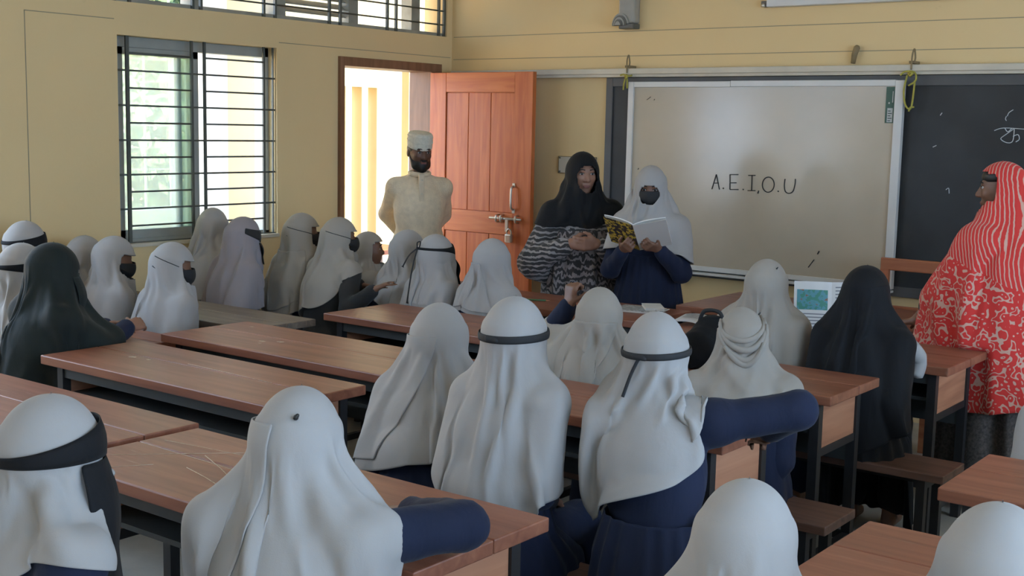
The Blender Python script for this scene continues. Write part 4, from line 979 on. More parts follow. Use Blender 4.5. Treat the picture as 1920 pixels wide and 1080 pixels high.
# middle rows
g = student(3.48, -4.16, 1.118, 12, 'pupil in greyish white veil with a slanting overlap, no band, beside the black knotted band', (.74, .73, .66, .60), lean=10, seed=31, sh=0.125, skirt_on=True, excess=.16, overlap=(150, 285, 70, 12, 46), head=(0, 4, -2))
g = student(3.885, -4.30, 1.193, 4, 'pupil in long white veil cinched by a black band knotted at the back', (.74, .71, .585, .57), lean=7, seed=37, sh=0.125, skirt_on=True, excess=.26, amp=.016, head=(0, 3, 0), tight=.5, ridges=(13, .012), pucker=(13, 2.2, .003))
head_band(g, g.o, M_mask, 92, 84, .017, .020, add=.013); knot(g, 92)
g = student(4.28, -4.16, 1.176, 20, 'pupil in white veil with black head band leaning on her broad navy sleeve', (.85, .97, .745, .66), lean=14, side=-4, seed=41, skirt_on=True, excess=.22, amp=.016, head=(8, 5, -3), tight=.5,
            arms={1: (V(.26, .34, .82), V(1, .0, .35)), -1: (V(-.05, .36, .78), V(-.9, -.3, -.3))}, sh=.165, skip=(1,), ridges=(14, .011), slope=50, pucker=(13, 2.2, .003))
head_band(g, g.o, M_mask, 93, 84, .014, .018, add=.013)
p, lat, out = knot(g, 93, 205)
tube('band_tail', bez([p, p-V(0, 0, .05)-lat*.02+out*.008, p-V(0, 0, .11)-lat*.035+out*.022], 8), .005, M_mask, g.o, seg=6)
box('veil_tip', (.12, -.02, .56), (.17, -.005, .66), M_veil, g.o, bevel=.003)
g = student(3.428, -3.15, 1.072, 18, 'pupil in beige veil raising a closed fist beside her head', (.76, .74, .70, .72), lean=8, seed=47, excess=.18, vm=M_veil2, overlap=(120, 250, 60, 14, 46), head=(4, 4, 0), fine=.008,
            arms={-1: (V(-.15, .16, .985), V(-.5, .2, -1))}, hands=(None, dict(d=V(.1, .05, 1), n=V(.5, .8, 0), curl=1.35, thumb=1.0)))
g = student(4.037, -3.14, 1.057, 25, 'pupil in cream veil twisted into folds at the nape of the neck', (.74, .72, .70, .66), lean=14, seed=53, skirt_on=True, excess=.34, amp=.022, vm=M_veil2, head=(10, 12, -6), tight=.6, ridges=(14, .013), slope=60)
# swagged folds round the back of the head
for q, (t0_, t1_, pa, pb, r_, ad) in enumerate(((112, 262, 52, 96, .010, .010), (118, 250, 60, 112, .012, .014), (128, 244, 72, 128, .013, .020), (150, 225, 100, 134, .012, .03))):
    u_ = np.linspace(0, 1, 17); pts = hp(g, t0_+(t1_-t0_)*u_, pa+(pb-pa)*np.sin(PI*u_)**.8, 1, ad); tube('veil_fold', pts, r_*np.sin(np.linspace(.25, PI-.25, 17))**.5, M_veil2, g.o, 10)
pin(g, 120, 48, .004)
g = student(3.715, -2.29, 1.143, 6, 'tall pupil in smooth beige veil with a pin, in front of the picture book', (.76, .74, .70, .72), lean=6, seed=59, excess=.2, vm=M_veil2, head=(0, 4, 0))
pin(g, 125, 50, .004)
g = student(4.155, -2.29, 1.150, 4, 'pupil wrapped in a long plain black veil by the aisle', (.66, .56, .45, .50), vm=M_blackc, dm=M_blackc, lean=8, seed=61, skirt_on=True, excess=.30, amp=.02, head=(0, 3, 0), rad=(.094, .112, .116))
head_band(g, g.o, M_blackc, 104, 84, .10, .05, name='black_head_wrap', add=.010)
# white dress edge and navy cuff at her side
cb = tube('white_cuff', bez([(.17, .16, .83), (.20, .20, .77), (.19, .19, .70)], 6), [.035]*6+[.03]*6+[.012], M_veil, g.o, 10)
g = student(5.21, -3.05, 1.10, -4, 'pupil in white veil across the aisle from the long black veil', (.74, .72, .70, .70), lean=12, seed=63, excess=.2)
# front bench in the left rows
g = student(2.13, -2.18, 1.112, 2, 'pupil in smooth white veil before the door, nearest the teacher of the front bench', (.78, .76, .755, .765), lean=8, seed=71, sh=0.125, excess=.16, overlap=(170, 250, -40, 14, 46), head=(-4, 4, 0))
g = student(1.765, -2.2, 1.11, -6, 'pupil in white veil with a black square flap and a cord dangling down the back', (.78, .76, .745, .755), lean=7, seed=73, sh=0.125, excess=.24, amp=.016, head=(-6, 4, 0), face=(40, 66, 110))
head_band(g, g.o, M_blackc, 74, 72, .010, .055, name='black_eye_flap', power=3, add=.010)
niqab(g, 40, -.14, 97)
p = hp(g, np.array([190.]), np.array([74.]), 1, .014)[0]; o_ = V(0, -1, 0)
for dx, ln in ((-.016, .10), (-.004, .29)): tube('dangling_cord', bez([p, p+V(dx*2, -.03, -ln*.4), p+V(dx*3, -.06, -ln)], 8), [.004]*16+[.010], M_mask, g.o, seg=6)
tube('cord_loop', bez([p, p+V(.012, -.012, .03), p+V(.03, -.006, .035), p+V(.014, 0, .004)], 6), .0035, M_mask, g.o, seg=6)
g = student(1.465, -2.09, 1.107, -4, 'pupil in bluish white veil half hidden by the girl with the cord', (.78, .76, .74, .75), lean=9, seed=77, sh=0.125, excess=.2, head=(-10, 4, 0))
g = student(.77, -1.68, 1.028, -30, 'pupil in cream veil seen in profile near the open door', (.80, .78, .74, .74), lean=4, seed=79, sh=0.112, excess=.14, vm=M_veil2, head=(-20, 0, 0), hs=.93, eye=True, face=(48, 60, 155, .035, 1.2))
# benches along the window wall
g = student(1.043, -2.2, 1.156, -4, 'masked pupil in beige veil stretching a charcoal sleeve along the desk', (.86, .94, .70, .60), dm=M_dark, lean=14, kneey=.30, seed=83, excess=.22, amp=.016, vm=M_veil2, head=(-24, 4, 0), arms={1: (V(.43, .02, .80), V(.3, -.4, -.8)), -1: (V(-.1, .40, .74), V(-.9, -.2, -.2))}, sh=.150, skip=(1,), face=(48, 66, 140, .045, 1.2))
face_mask(g, g.o)
g = student(.738, -2.2, 1.162, -4, 'masked pupil in grey beige veil hanging straight to the bench', (.74, .70, .60, .62), lean=8, kneey=.30, seed=89, sh=0.125, excess=.24, amp=.016, vm=M_veil2, head=(-28, 2, 0), overlap=(95, 230, 10, 18, 44), face=(48, 66, 140, .045, 1.2))
face_mask(g, g.o)
g = student(.638, -2.55, 1.15, -12, 'pupil in lilac grey veil with a black eye flap, leaning forward', (.74, .70, .60, .62), lean=10, seed=97, kneey=.27, sh=0.125, excess=.2, amp=.014, vm=M_veil3, head=(-18, 8, 0), face=(46, 66, 112))
head_band(g, g.o, M_dark, 62, 82, .012, .055, name='black_eye_flap', power=1.5, t0=-95, t1=95); niqab(g, 44, -.12, 99)
g = student(.265, -2.46, 1.176, 10, 'pupil in rumpled white veil right against the window grille', (.80, .76, .70, .72), lean=12, seed=101, sh=0.112, excess=.3, amp=.02, head=(20, 14, 0))
g = student(1.13, -3.41, 1.096, -4, 'masked pupil in bluish white veil, nearest the aisle of her bench', (.70, .68, .665, .66), lean=9, seed=103, sh=0.125, excess=.24, amp=.016, head=(-26, 12, 0), face=(48, 66, 140, .04, 1.2)); face_mask(g, g.o)
g = student(.66, -3.41, 1.093, -8, 'masked pupil in white veil bowing her head, behind a navy sleeve', (.72, .70, .665, .66), lean=10, seed=107, sh=0.125, excess=.2, head=(-28, 16, 0), face=(48, 66, 140, .04, 1.2)); face_mask(g, g.o, strap=False)
g = student(.30, -3.34, 1.065, 0, 'pupil in white veil mostly hidden behind the bowed masked girl', (.76, .74, .70, .70), lean=8, seed=109, sh=0.112, excess=.2)
g = student(1.40, -4.22, 1.158, -6, 'pupil in full greenish black veil with bare hands on the desk', (.70, .66, .50, .52), vm=M_greenblk, dm=M_navy, lean=12, seed=113, excess=.12, amp=.008, head=(-6, 6, 0), rad=(.094, .114, .118), face=(40, 82, 96), skin=M_skinl, fine=.007, sh=.135,
            arms={1: (V(.02, .45, .778), V(.5, -.5, -.6)), -1: (V(-.10, .42, .77), V(-.9, -.3, -.4))}, hands=(dict(d=V(-.25, 1, .12), n=V(-.7, 0, -.7), curl=.5), dict(d=V(.15, 1, .0), n=V(.6, 0, -.8), curl=.6)), tight=.15)
niqab(g, 60, -.24, 98, M_greenblk)
mk('white_veil_edge', np.array([(.19, .16, .66), (.215, .20, .74), (.225, .205, .73), (.215, .175, .66), (.195, .165, .655), (.22, .205, .735), (.23, .21, .725), (.22, .18, .655)]), [(0, 1, 2, 3), (7, 6, 5, 4), (0, 4, 5, 1), (1, 5, 6, 2), (2, 6, 7, 3), (3, 7, 4, 0)], M_veil, g.o)
g = student(.338, -3.7, 1.162, -4, 'pupil in white veil with a broad black flap, against the window wall', (.80, .76, .70, .72), lean=6, seed=127, kneey=.27, sh=0.125, excess=.16, tight=.5, face=(44, 66, 112))
head_band(g, g.o, M_blackc, 92, 76, .014, .062, name='black_eye_flap', power=1.2); niqab(g, 50, -.16, 98)
g = student(.95, -4.09, 1.12, -8, 'pupil in white veil with a tilted black flap behind the black-veiled girl', (.80, .76, .70, .72), lean=8, seed=131, sh=0.125, excess=.16, tight=.5, face=(44, 66, 112), head=(-6, 8, 0))
head_band(g, g.o, M_blackc, 92, 80, .014, .06, name='black_eye_flap', power=1.2); niqab(g, 50, -.16, 100)
g = student(.40, -4.06, 1.175, -4, 'pupil in black veil against the window wall beside the white veils with flaps', (.80, .76, .70, .72), vm=M_blackc, dm=M_blackc, lean=8, seed=137, kneey=.27, sh=0.112, excess=.16)

# ------------------------------------------------------------------ standing people
# --- man in cap by the door
M_kurta = mat('kurta_cotton', (.80, .67, .48), .9, .10, 30, .6, 160, sheen=.1)
M_cap = mat('white_cap', (.66, .63, .52), .9, .12, 60, .5, 90)
g = skeleton(False, 1.625, 0, 0, 0, (14, 10, 0), 1.02, .160, arms={1: (V(.05, -.21, .88), V(.45, -.6, -.2)), -1: (V(-.05, -.21, .86), V(-.45, -.6, -.2))})
o = place(g, 'person', .455, -.86, -132, 'man in off white tunic and round cap, hands behind his back, by the open door'); g.o = o
bd = sdf_obj('body', body_prims(g, (dict(d=V(-1, 0, -.3), n=V(0, -1, 0), curl=.5), dict(d=V(1, 0, -.3), n=V(0, -1, 0), curl=.5)), .02, .95), .007, M_skind, o)
P = dress_prims(g, .010, False, .96)
P += [cone(g.pelvis+V(0, 0, .25), g.pelvis+V(0, 0, .02), .13, .16, .08), cone(g.pelvis+V(-.05, 0, 0), V(-.06, 0, .62), .13, .145, .06), cone(g.pelvis+V(.05, 0, 0), V(.06, 0, .62), .13, .145, .06), ell(g.chest+V(0, .03, -.02), V(.16, .12, .18), None, .06)]
sdf_obj('tunic', P, .009, M_kurta, o, disp=lambda Q: wav(Q, 5, .0028, (16, 16, 7)))
tube('collar', hp(g, np.linspace(0, 360, 24, endpoint=False), np.full(24, 90.), 1, 0)*0+np.stack([g.neck[0]+.066*np.sin(np.linspace(0, 2*PI, 24, endpoint=False)), g.neck[1]+.012+.066*np.cos(np.linspace(0, 2*PI, 24, endpoint=False)), g.neck[2]+.026-.012*np.cos(np.linspace(0, 2*PI, 24, endpoint=False))], 1), .014, M_kurta, o, 8, True)
fr = g.chest[1]+.162
pl = box('placket', (-.017, g.chest[1]+.10, 1.08), (.017, g.chest[1]+.158, 1.36), mat('kurta_placket', (.68, .56, .40), .9, .1, 30), o, bevel=.004)
for k in range(3): sdf_obj('button', [ell(V(0, g.chest[1]+.158, 1.32-k*.09), V(.006, .003, .006), None, .001)], .0018, M_strip, pl)
for q in (1, -1): skirt('trouser_leg', g, [(.66, q*.08, 0, .11, .11), (.4, q*.09, 0, .10, .10), (.08, q*.09, 0, .085, .085)], mat('trouser_cotton', (.45, .42, .36), .9), o, 6, .006, 4)
f = lambda x, y, z: g.hc+g.R@(V(x, y, z)*g.hs)
cpf = []
n = 28
Xc = np.zeros((9, n, 3))
for i, (pr, pz) in enumerate(((1.035, .028), (1.06, .036), (1.06, .07), (1.05, .10), (1.0, .118), (.9, .124), (.6, .126), (.3, .127), (.02, .127))):
    for j in range(n):
        a = 2*PI*j/n; Xc[i, j] = f(.078*pr*math.sin(a), -.006+.094*pr*math.cos(a), pz+.012*math.cos(a)*(-1 if i < 3 else 0))
cp = grid_obj('prayer_cap', Xc[::-1].copy(), M_cap, o, True, t=.003, sub=1)
tube('cap_band', Xc[2]*1.0, .0025, M_cap, cp, 5, True); tube('cap_band', Xc[3]*1.0, .0025, M_cap, cp, 5, True)
sdf_obj('beard', [ell(f(0, .040, -.075), V(.060, .052, .050)*g.hs, g.R, .02), ell(f(0, .058, -.105), V(.034, .032, .032)*g.hs, g.R, .02), cone(f(-.064, .01, -.03), f(-.045, .045, -.09), .012, .02, .02), cone(f(.064, .01, -.03), f(.045, .045, -.09), .012, .02, .02), cone(f(-.022, .089, -.047), f(.022, .089, -.047), .006, .006, .006)], .006, M_hair, o)
sdf_obj('hair', [ell(f(0, -.014, .012), V(.079, .092, .06)*g.hs, g.R, .01)], .008, M_hair, o)
sdf_obj('lips', [cone(f(-.014, .094, -.064), f(.014, .094, -.064), .006, .006, .004)], .003, M_lip, o)
eyes(g, o)

# --- teacher in black scarf and grey patterned shawl
def zebra(name, c0, c1, sc, dist, vec=(1, 1, 1), thr=(.45, .55)):
    m, nt, b = _new(name); N, L = nt.nodes, nt.links
    tc = N.new('ShaderNodeTexCoord'); mp = N.new('ShaderNodeMapping'); mp.inputs['Scale'].default_value = vec; L.new(tc.outputs['Object'], mp.inputs[0])
    wv = N.new('ShaderNodeTexWave'); wv.bands_direction = 'Z'; wv.inputs['Scale'].default_value = sc; wv.inputs['Distortion'].default_value = dist; wv.inputs['Detail'].default_value = 2; wv.inputs['Detail Scale'].default_value = 2.2; L.new(mp.outputs[0], wv.inputs[0])
    n_ = N.new('ShaderNodeTexNoise'); n_.inputs['Scale'].default_value = 4.0; L.new(tc.outputs['Object'], n_.inputs['Vector'])
    mu = N.new('ShaderNodeMath'); mu.operation = 'MULTIPLY_ADD'; mu.inputs[1].default_value = .9; L.new(n_.outputs[0], mu.inputs[0]); mu.inputs[2].default_value = -.42
    ad = N.new('ShaderNodeMath'); ad.operation = 'ADD'; L.new(wv.outputs[1], ad.inputs[0]); L.new(mu.outputs[0], ad.inputs[1])
    r = N.new('ShaderNodeValToRGB'); L.new(ad.outputs[0], r.inputs[0]); r.color_ramp.elements[0].position = thr[0]; r.color_ramp.elements[1].position = thr[1]
    r.color_ramp.elements[0].color = (*c0, 1); r.color_ramp.elements[1].color = (*c1, 1); L.new(r.outputs[0], b.inputs['Base Color']); b.inputs['Roughness'].default_value = .9; b.inputs['Sheen Weight'].default_value = .15
    return m
M_zeb = zebra('zebra_shawl', (.030, .027, .026), (.27, .24, .23), 9, 5, (1, 1, 1.3), (.62, .74)); M_zeb2 = zebra('striped_dress', (.035, .030, .029), (.24, .205, .20), 9, 9, (1.6, 1.6, .8), (.58, .7))
g = skeleton(False, 1.545, 0, 0, 0, (14, 6, 0), 1.04, .158, arms={1: (V(.075, .245, 1.035), V(.75, -.4, -.6)), -1: (V(-.075, .245, 1.035), V(-.75, -.4, -.6))})
o = place(g, 'person', 1.985, -1.16, -141, 'woman teacher in black head scarf and grey zebra patterned shawl with clasped hands'); g.o = o
sdf_obj('body', body_prims(g, (dict(d=V(-1, .25, .06), n=V(0, -1, -.2), curl=.55, thumb=.3), dict(d=V(1, .33, .02), n=V(0, -1, .2), curl=.6, thumb=.3)), .02, .98), .0055, M_skinl, o)
P = dress_prims(g, .02, False, .86)
for q in (1, -1): P += [cone(g.S[q], g.E[q]+V(q*.01, -.02, -.02), .064, .082, .05), cone(g.E[q]+V(q*.01, 0, -.01), g.E[q]*.35+g.W[q]*.65, .074, .05, .05), cone(g.E[q]+V(q*.02, -.02, -.04), V(q*.17, .02, .80), .06, .05, .08)]
sdf_obj('shawl', P, .009, M_zeb, o, disp=lambda Q: wav(Q, 8, .004, (20, 20, 6)))
skirt('long_dress', g, [(1.10, 0, .01, .17, .14), (.9, 0, .01, .21, .18), (.6, 0, .01, .215, .19), (.1, 0, .01, .225, .20)], M_zeb2, o, 13, .022, 3)
veil(g, (1.14, 1.19, 1.16, 1.19), M_blackc, o, veil_colliders(g, .078), (46, 56, 155), flare=0, seed=5, excess=.14, amp=.010, tight=.5, rad=(.090, .108, .116))
f = lambda x, y, z: g.hc+g.R@(V(x, y, z)*g.hs)
sdf_obj('lips', [cone(f(-.015, .089, -.060), f(.015, .089, -.060), .0055, .0055, .004), cone(f(-.011, .087, -.067), f(.011, .087, -.067), .006, .006, .004)], .0028, M_lip, o)
eyes(g, o)
for k in range(2): tube('bangle', [g.W[-1]+(g.E[-1]-g.W[-1])*(.10+.05*k)+.034*(math.cos(a)*V(0, 0, 1)+math.sin(a)*np.cross((g.E[-1]-g.W[-1])/np.linalg.norm(g.E[-1]-g.W[-1]), V(0, 0, 1))) for a in np.linspace(0, 2*PI, 20, endpoint=False)], .003, M_hair, o, 6, True)

# --- pupil reading aloud from a book
g = skeleton(False, 1.487, 0, 0, 0, (8, 20, 0), .96, .142, arms={1: (V(.075, .27, 1.045), V(.5, -.3, -1)), -1: (V(-.105, .255, 1.055), V(-.5, -.3, -1))})
o = place(g, 'person', 2.475, -1.20, -162, 'standing pupil in white veil and black mask reading from a book, navy pleated dress'); g.o = o
sdf_obj('body', body_prims(g, (dict(d=V(-.35, .75, .15), n=V(-.55, -.2, .8), curl=.75, thumb=.6), dict(d=V(.35, .75, .15), n=V(.55, -.2, .8), curl=.75, thumb=.6)), .0, .95), .0055, M_skin, o)
sdf_obj('dress', dress_prims(g, .018, False, .84), .010, M_navy, o, disp=lambda Q: wav(Q, 12, .002, (22, 22, 8)))
skirt('pleated_skirt', g, [(1.0, 0, 0, .145, .125), (.93, 0, 0, .165, .145), (.6, 0, 0, .22, .20), (.12, 0, 0, .245, .23)], M_navy, o, 26, .008, 6)
veil(g, (1.10, 1.10, 1.08, 1.05), M_veil, o, veil_colliders(g, .074), (44, 66, 130), seed=9, excess=.30, amp=.018, tight=.9)
face_mask(g, o, strap=False, big=1.3, add=.0); eyes(g, o)
GIRL = (g, o)

# --- woman in red printed scarf
def redprint(name):
    m, nt, b = _new(name); N, L = nt.nodes, nt.links
    tc = N.new('ShaderNodeTexCoord'); sep = N.new('ShaderNodeSeparateXYZ'); L.new(tc.outputs['Object'], sep.inputs[0])
    mp = N.new('ShaderNodeMapping'); mp.inputs['Rotation'].default_value = (.25, .15, 0); L.new(tc.outputs['Object'], mp.inputs[0])
    wv = N.new('ShaderNodeTexWave'); wv.bands_direction = 'Y'; wv.inputs['Scale'].default_value = 21; wv.inputs['Distortion'].default_value = 1.6; wv.inputs['Detail Scale'].default_value = 1.2; L.new(mp.outputs[0], wv.inputs[0])
    r1 = N.new('ShaderNodeValToRGB'); L.new(wv.outputs[1], r1.inputs[0]); r1.color_ramp.elements[0].position = .78; r1.color_ramp.elements[1].position = .87
    vo = N.new('ShaderNodeTexVoronoi'); vo.inputs['Scale'].default_value = 40; vo.feature = 'SMOOTH_F1'
    nz_ = N.new('ShaderNodeTexNoise'); nz_.inputs['Scale'].default_value = 9; L.new(tc.outputs['Object'], nz_.inputs['Vector'])
    mxv = N.new('ShaderNodeMixRGB'); mxv.inputs[0].default_value = .07; L.new(tc.outputs['Object'], mxv.inputs[1]); L.new(nz_.outputs['Color'], mxv.inputs[2]); L.new(mxv.outputs[0], vo.inputs['Vector'])
    ml = N.new('ShaderNodeMath'); ml.operation = 'MULTIPLY'; ml.inputs[1].default_value = 15.0; L.new(vo.outputs['Distance'], ml.inputs[0])
    sn = N.new('ShaderNodeMath'); sn.operation = 'SINE'; L.new(ml.outputs[0], sn.inputs[0])
    r2_ = N.new('ShaderNodeValToRGB'); L.new(sn.outputs[0], r2_.inputs[0]); r2_.color_ramp.elements[0].position = .64; r2_.color_ramp.elements[1].position = .76
    r2_.color_ramp.elements[1].color = (1, 1, 1, 1)
    gt = N.new('ShaderNodeMath'); gt.operation = 'GREATER_THAN'; gt.inputs[1].default_value = 1.10
    ty = N.new('ShaderNodeMath'); ty.operation = 'MULTIPLY_ADD'; ty.inputs[1].default_value = -.45; L.new(sep.outputs[1], ty.inputs[0]); L.new(sep.outputs[2], ty.inputs[2]); L.new(ty.outputs[0], gt.inputs[0])
    mx = N.new('ShaderNodeMixRGB'); L.new(gt.outputs[0], mx.inputs[0]); L.new(r2_.outputs[0], mx.inputs[1]); L.new(r1.outputs[0], mx.inputs[2])
    cl = N.new('ShaderNodeMixRGB'); L.new(mx.outputs[0], cl.inputs[0]); cl.inputs[1].default_value = (.62, .030, .022, 1); cl.inputs[2].default_value = (.60, .34, .25, 1)
    L.new(cl.outputs[0], b.inputs['Base Color']); b.inputs['Roughness'].default_value = .85; b.inputs['Sheen Weight'].default_value = .1
    return m
M_red = redprint('red_print')
M_brown = mat('dotted_brown_dress', (.085, .070, .060), .9, .55, 90, .2, 60)
g = skeleton(False, 1.572, 4, 0, 0, (24, 4, 0), 1.03, .185, arms={-1: (V(-.10, .40, .785), V(-.6, -.8, -.1)), 1: (V(.14, .36, .84), V(.6, -.8, -.1))})
o = place(g, 'person', 4.40, -1.34, 78, 'woman in red printed scarf and brown dress leaning a hand on the desk end'); g.o = o
sdf_obj('body', body_prims(g, (dict(d=V(0, 1, -.1), n=V(0, 0, -1), curl=.2), dict(d=V(.1, 1, -.22), n=V(0, -.1, -1), curl=.25)), .03, .98), .006, M_skin, o)
P = dress_prims(g, .03, False, .55)
sdf_obj('dress', P, .010, M_brown, o, disp=lambda Q: wav(Q, 18, .003, (20, 20, 6)))
skirt('skirt', g, [(1.1, 0, .02, .19, .17), (.9, 0, 0, .21, .22), (.5, 0, -.01, .22, .25), (.06, 0, -.02, .235, .28)], M_brown, o, 11, .02, 8)
veil(g, (1.02, .70, .62, .55), M_red, o, veil_colliders(g, .085, [cone(g.pelvis+V(0, 0, .2), g.pelvis-V(0, 0, .4), .25, .31), cone(g.E[-1], g.W[-1]*.3+g.E[-1]*.7, .075, .07)]), (50, 46, 172, .022, 1.3), seed=15, excess=.20, amp=.018, tight=.7, nbot=40, rad=(.090, .108, .114))
f = lambda x, y, z: g.hc+g.R@(V(x, y, z)*g.hs)
sdf_obj('hair', [ell(f(0, .0, .050), V(.077, .088, .052)*g.hs, g.R, .01)], .007, M_hair, o)
sdf_obj('lips', [cone(f(-.014, .090, -.060), f(.014, .090, -.060), .006, .006, .004), cone(f(-.011, .087, -.068), f(.011, .087, -.068), .0065, .0065, .004)], .0028, M_lip, o)
eyes(g, o)

# ------------------------------------------------------------------ books and small things
M_page = mat('page', (.66, .64, .60), .8, .04, 20)
M_cover = mat('book_cover', (.60, .56, .50), .6)
def page_mat(name, pic, lines=60):
    m, nt, b = _new(name); N, L = nt.nodes, nt.links
    tc = N.new('ShaderNodeTexCoord'); n_ = N.new('ShaderNodeTexNoise'); n_.inputs['Scale'].default_value = 48; n_.inputs['Detail'].default_value = 3; L.new(tc.outputs['Object'], n_.inputs['Vector'])
    r = N.new('ShaderNodeValToRGB'); L.new(n_.outputs[0], r.inputs[0]); e = r.color_ramp.elements; e[0].position = .35; e[0].color = (*pic[0], 1); e[1].position = .65; e[1].color = (*pic[2], 1); k = e.new(.5); k.color = (*pic[1], 1); r.color_ramp.interpolation = 'CONSTANT'
    L.new(r.outputs[0], b.inputs['Base Color']); b.inputs['Roughness'].default_value = .5
    return m
def open_book(name, label, w, h, loc, rot, lift=.018, thick=.012, open_ang=8, parent=None, printed=None):
    bk = empty(name, loc, label=label, cat='book'); bk.rotation_euler = rot
    for s in (-1, 1):
        n = 12; u = np.linspace(0, 1, n); zz = lift*np.sin(u*PI*.85)**.7*(1-.35*u)+math.tan(math.radians(open_ang))*u*w
        v = []; 
        for y in (-h/2, h/2):
            for k in range(n): v.append((s*u[k]*w, y, zz[k]))
            for k in range(n): v.append((s*u[k]*w, y, zz[k]-thick*(1-.3*u[k])-.001))
        f = []
        for k in range(n-1):
            f += [(k, k+1, 2*n+k+1, 2*n+k), (n+k+1, n+k, 3*n+k, 3*n+k+1), (k, n+k, n+k+1, k+1), (2*n+k+1, 3*n+k+1, 3*n+k, 2*n+k)]
        f += [(n-1, 2*n-1, 4*n-1, 3*n-1), (0, 2*n, 3*n, n)]
        if s < 0: f = [q[::-1] for q in f]
        pg_ = mk('page_block', v, f, M_page, bk, smooth=False)
        # printed areas
        for (x0, x1, y0, y1, mm) in (printed or {}).get(s, []):
            uu = np.linspace(x0, x1, 6); z_ = np.interp(uu, u, zz)+.0008; vv = [(s*a*w, y0*h, b_) for a, b_ in zip(uu, z_)]+[(s*a*w, y1*h, b_) for a, b_ in zip(uu, z_)]
            mk('printed_area', vv, [(k, k+1, 7+k, 6+k)[::s] for k in range(5)], mm, pg_)
    return bk
M_txt = mat('print_grey', (.22, .22, .23), .8)
M_pic1 = page_mat('picture_print', ((.05, .22, .16), (.08, .26, .30), (.22, .10, .05))); M_pic2 = page_mat('yellow_print', ((.04, .03, .03), (.55, .38, .05), (.10, .07, .06)))
M_pic3 = page_mat('news_print', ((.30, .30, .28), (.50, .49, .46), (.22, .22, .20)))
txt = lambda x0, x1, y0, n, dy: [(x0, x1-(.1 if k % 4 == 3 else 0), y0-k*dy, y0-k*dy+dy*.35, M_txt) for k in range(n)]
g, o = GIRL
# book in the reader's hands
wm = Matrix.Translation(o.location) @ Matrix.Rotation(o.rotation_euler.z, 4, 'Z')
c = wm @ Vector((-.015, .36, 1.122))
bkr = open_book('reading_book', 'open book with yellow and black cover held by the reading pupil', .165, .23, c, (math.radians(38), 0, o.rotation_euler.z), .015, .006, 16, printed={1: txt(.12, .9, .38, 10, .075), -1: txt(.12, .9, .38, 10, .075)})
for s in (-1, 1):
    a = math.radians(16); v = [(0, -.118, -.010), (s*.168, -.118, -.010+math.tan(a)*.165), (s*.168, .118, -.010+math.tan(a)*.165), (0, .118, -.010)]; v += [(x, y, z-.002) for x, y, z in v]
    mk('book_cover', v, [(0, 1, 2, 3), (7, 6, 5, 4), (0, 4, 5, 1), (1, 5, 6, 2), (2, 6, 7, 3), (3, 7, 4, 0)], M_pic2 if s > 0 else M_cover, bkr)
# upright picture book in front of the tall beige veil
open_book('picture_book', 'upright open book with a coloured landscape picture held before the black veil', .165, .27, (3.84, -1.87, .886), (math.radians(74), math.radians(-2), math.radians(22)), .008, .006, 8,
          printed={-1: [(.1, .92, .02, .36, M_pic1)]+txt(.1, .92, -.06, 7, .055), 1: txt(.1, .9, .40, 14, .058)})
open_book('white_book', 'open white book lying on the desk beside the woman in red', .14, .21, (3.20, -1.83, .766), (0, 0, math.radians(15)), .02, .013, 2, printed={1: txt(.15, .9, .38, 8, .09), -1: txt(.15, .9, .38, 8, .09)})
nw = empty('newspaper', (2.72, -1.66, .751), math.radians(12), label='folded grey newspaper on the front row desk', cat='newspaper')
for k in range(3): box('sheet', (-.14+.01*k, -.11, .001+.004*k), (.12-.012*k, .10-.01*k, .004+.004*k), M_pic3 if k == 2 else M_page, nw)
nb_ = empty('notebook', (2.77, -1.63, .7632), math.radians(38), label='thin white notebook lying at the end of the front desk', cat='notebook')
box('cover', (-.05, -.09, .012), (.05, .09, .014), M_page, nb_); box('pages', (-.048, -.088, .0), (.048, .088, .012), M_page, nb_)
pn = empty('pencil', (2.12, -1.78, .7565), math.radians(25), label='green pencil on the front row desk', cat='pencil')
tube('barrel', [(-.08, 0, 0), (.06, 0, 0)], .0045, mat('pencil_green', (.05, .16, .06), .4), pn, 6); tube('tip', [(.06, 0, 0), (.082, 0, 0)], [.0045, .0006], M_side, pn, 6)
# dark school bag on the bench by the knotted band
bg_ = empty('school_bag', (3.72, -2.80, .7495), math.radians(10), label='crumpled black school bag on the desk between the beige and cream veils', cat='bag')
P = [ell(V(0, 0, .085), V(.11, .09, .085), None, .03), ell(V(.02, .02, .14), V(.08, .06, .06), None, .04), cone(V(-.06, -.05, .05), V(.06, -.05, .05), .05, .05, .03)]
sdf_obj('bag_body', P, .011, M_blackc, bg_, disp=lambda Q: wav(Q, 33, .006, (28, 28, 22)))
tube('bag_strap', bez([(-.04, 0, .18), (-.02, 0, .225), (.04, 0, .225), (.06, 0, .18)], 8), .008, M_mask, bg_)

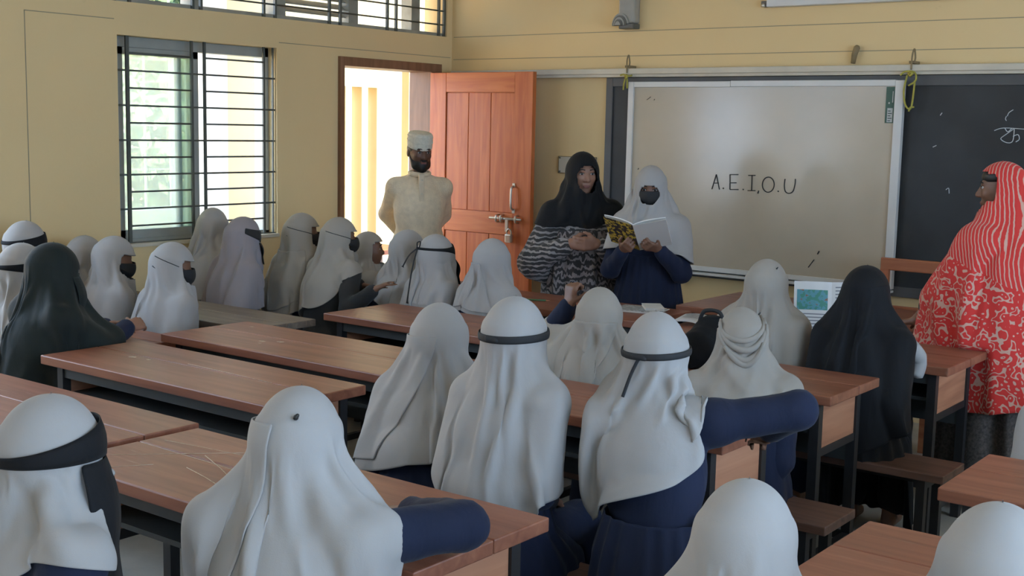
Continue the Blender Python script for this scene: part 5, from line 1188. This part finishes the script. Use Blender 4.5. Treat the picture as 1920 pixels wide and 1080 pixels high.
# ------------------------------------------------------------------ bodies give way where they press on each other and on furniture
bpy.context.view_layer.update()
def parts(root): return [c for c in root.children_recursive if c.type == 'MESH']
def wget(c):
    n = len(c.data.vertices); a = np.empty(n*3); c.data.vertices.foreach_get('co', a); m = np.array(c.matrix_world); return a.reshape(-1, 3)@m[:3, :3].T+m[:3, 3]
def wset(c, P):
    m = np.array(c.matrix_world.inverted()); c.data.vertices.foreach_set('co', (P@m[:3, :3].T+m[:3, 3]).ravel()); c.data.update()
def soft(d, m, gap):
    """keep the order of layers while they are pressed up to a plane at d = -gap"""
    return np.where(d > -m, -m+(m-gap)*(1-np.exp(-np.maximum(d+m, 0)/m)), d)
def yaw(root, v): a = root.rotation_euler.z; return np.array([root.location.x+v[0]*math.cos(a)-v[1]*math.sin(a), root.location.y+v[0]*math.sin(a)+v[1]*math.cos(a)])
for g in FIGS: g.cxy = .5*(yaw(g.o, g.pelvis)+yaw(g.o, g.chest)); g.pxy = yaw(g.o, g.pelvis)
for i, a in enumerate(FIGS):
    for b in FIGS[i+1:]:
        dv = b.cxy-a.cxy; D = np.linalg.norm(dv)
        if D > .62: continue
        nv = dv/D; mid = (a.cxy+b.cxy)/2
        if {FIGS.index(a), FIGS.index(b)} == {14, 16}: continue      # an arm passes behind this neighbour
        for g, s in ((a, 1), (b, -1)):
            for c in parts(g.o):
                P = wget(c); d = ((P[:, :2]-mid)@nv)*s; e = soft(d, .05, .003); P[:, :2] += ((e-d)*s)[:, None]*nv[None]; wset(c, P)
def clear_desk(root, pxy, x0, x1, y0, y1, zt):
    for c in parts(root):
        P = wget(c); inx = (P[:, 0] > x0-.004) & (P[:, 0] < x1+.004); ch = False
        if pxy[1] > y1-.03:                                          # sits in front of this desk: its back edge
            k = inx & (P[:, 2] < zt+.004) & (P[:, 1] < y1+.06) & (P[:, 1] > y0)
            if k.any(): P[k, 1] = y1-soft(y1-P[k, 1], .05, .005); ch = True
        elif pxy[1] < y0+.03:                                        # sits at this desk
            k = inx & (P[:, 2] > zt-.165) & (P[:, 2] < zt-.040) & (P[:, 1] > y0-.05) & (P[:, 1] < y1)
            if k.any(): P[k, 1] = y0+soft(P[k, 1]-y0, .04, .003); ch = True
            k = inx & (P[:, 2] >= zt-.040) & (P[:, 2] < zt+.003) & (P[:, 1] > y0-.003) & (P[:, 1] < y1)
            if k.any(): P[k, 2] = zt+.0035+(P[k, 2]-zt)*.03; ch = True
        if ch: wset(c, P)
for q in DESKS:
    x0, x1, y0, y1, zt = q[:5]
    for g in FIGS:
        if x0-.45 < g.pxy[0] < x1+.45 and y0-.7 < g.pxy[1] < y1+.7: clear_desk(g.o, g.pxy, x0, x1, y0, y1, zt)
RED = [r for r in C.objects if r.get('category') == 'person' and 'red printed' in r['label']][0]
clear_desk(RED, np.array([4.4, -1.34]), *DESKS[8][:5])
# skirts and seats rest on the bench planks
for g in FIGS:
    for (x0, x1, y0, y1, lb) in BENCHES:
        if not (x0-.1 < g.pxy[0] < x1+.1 and y0-.2 < g.pxy[1] < y1+.2): continue
        for c in parts(g.o):
            e_, h_ = (.03, .4005) if c.name.startswith('skirt') else (.012, .398)
            P = wget(c); k = (P[:, 0] > x0-.01) & (P[:, 0] < x1+.01) & (P[:, 1] > y0-e_) & (P[:, 1] < y1+e_) & (P[:, 2] < h_) & (P[:, 2] > .0)
            if k.any(): P[k, 2] = h_+(P[k, 2]-h_)*.01; wset(c, P)
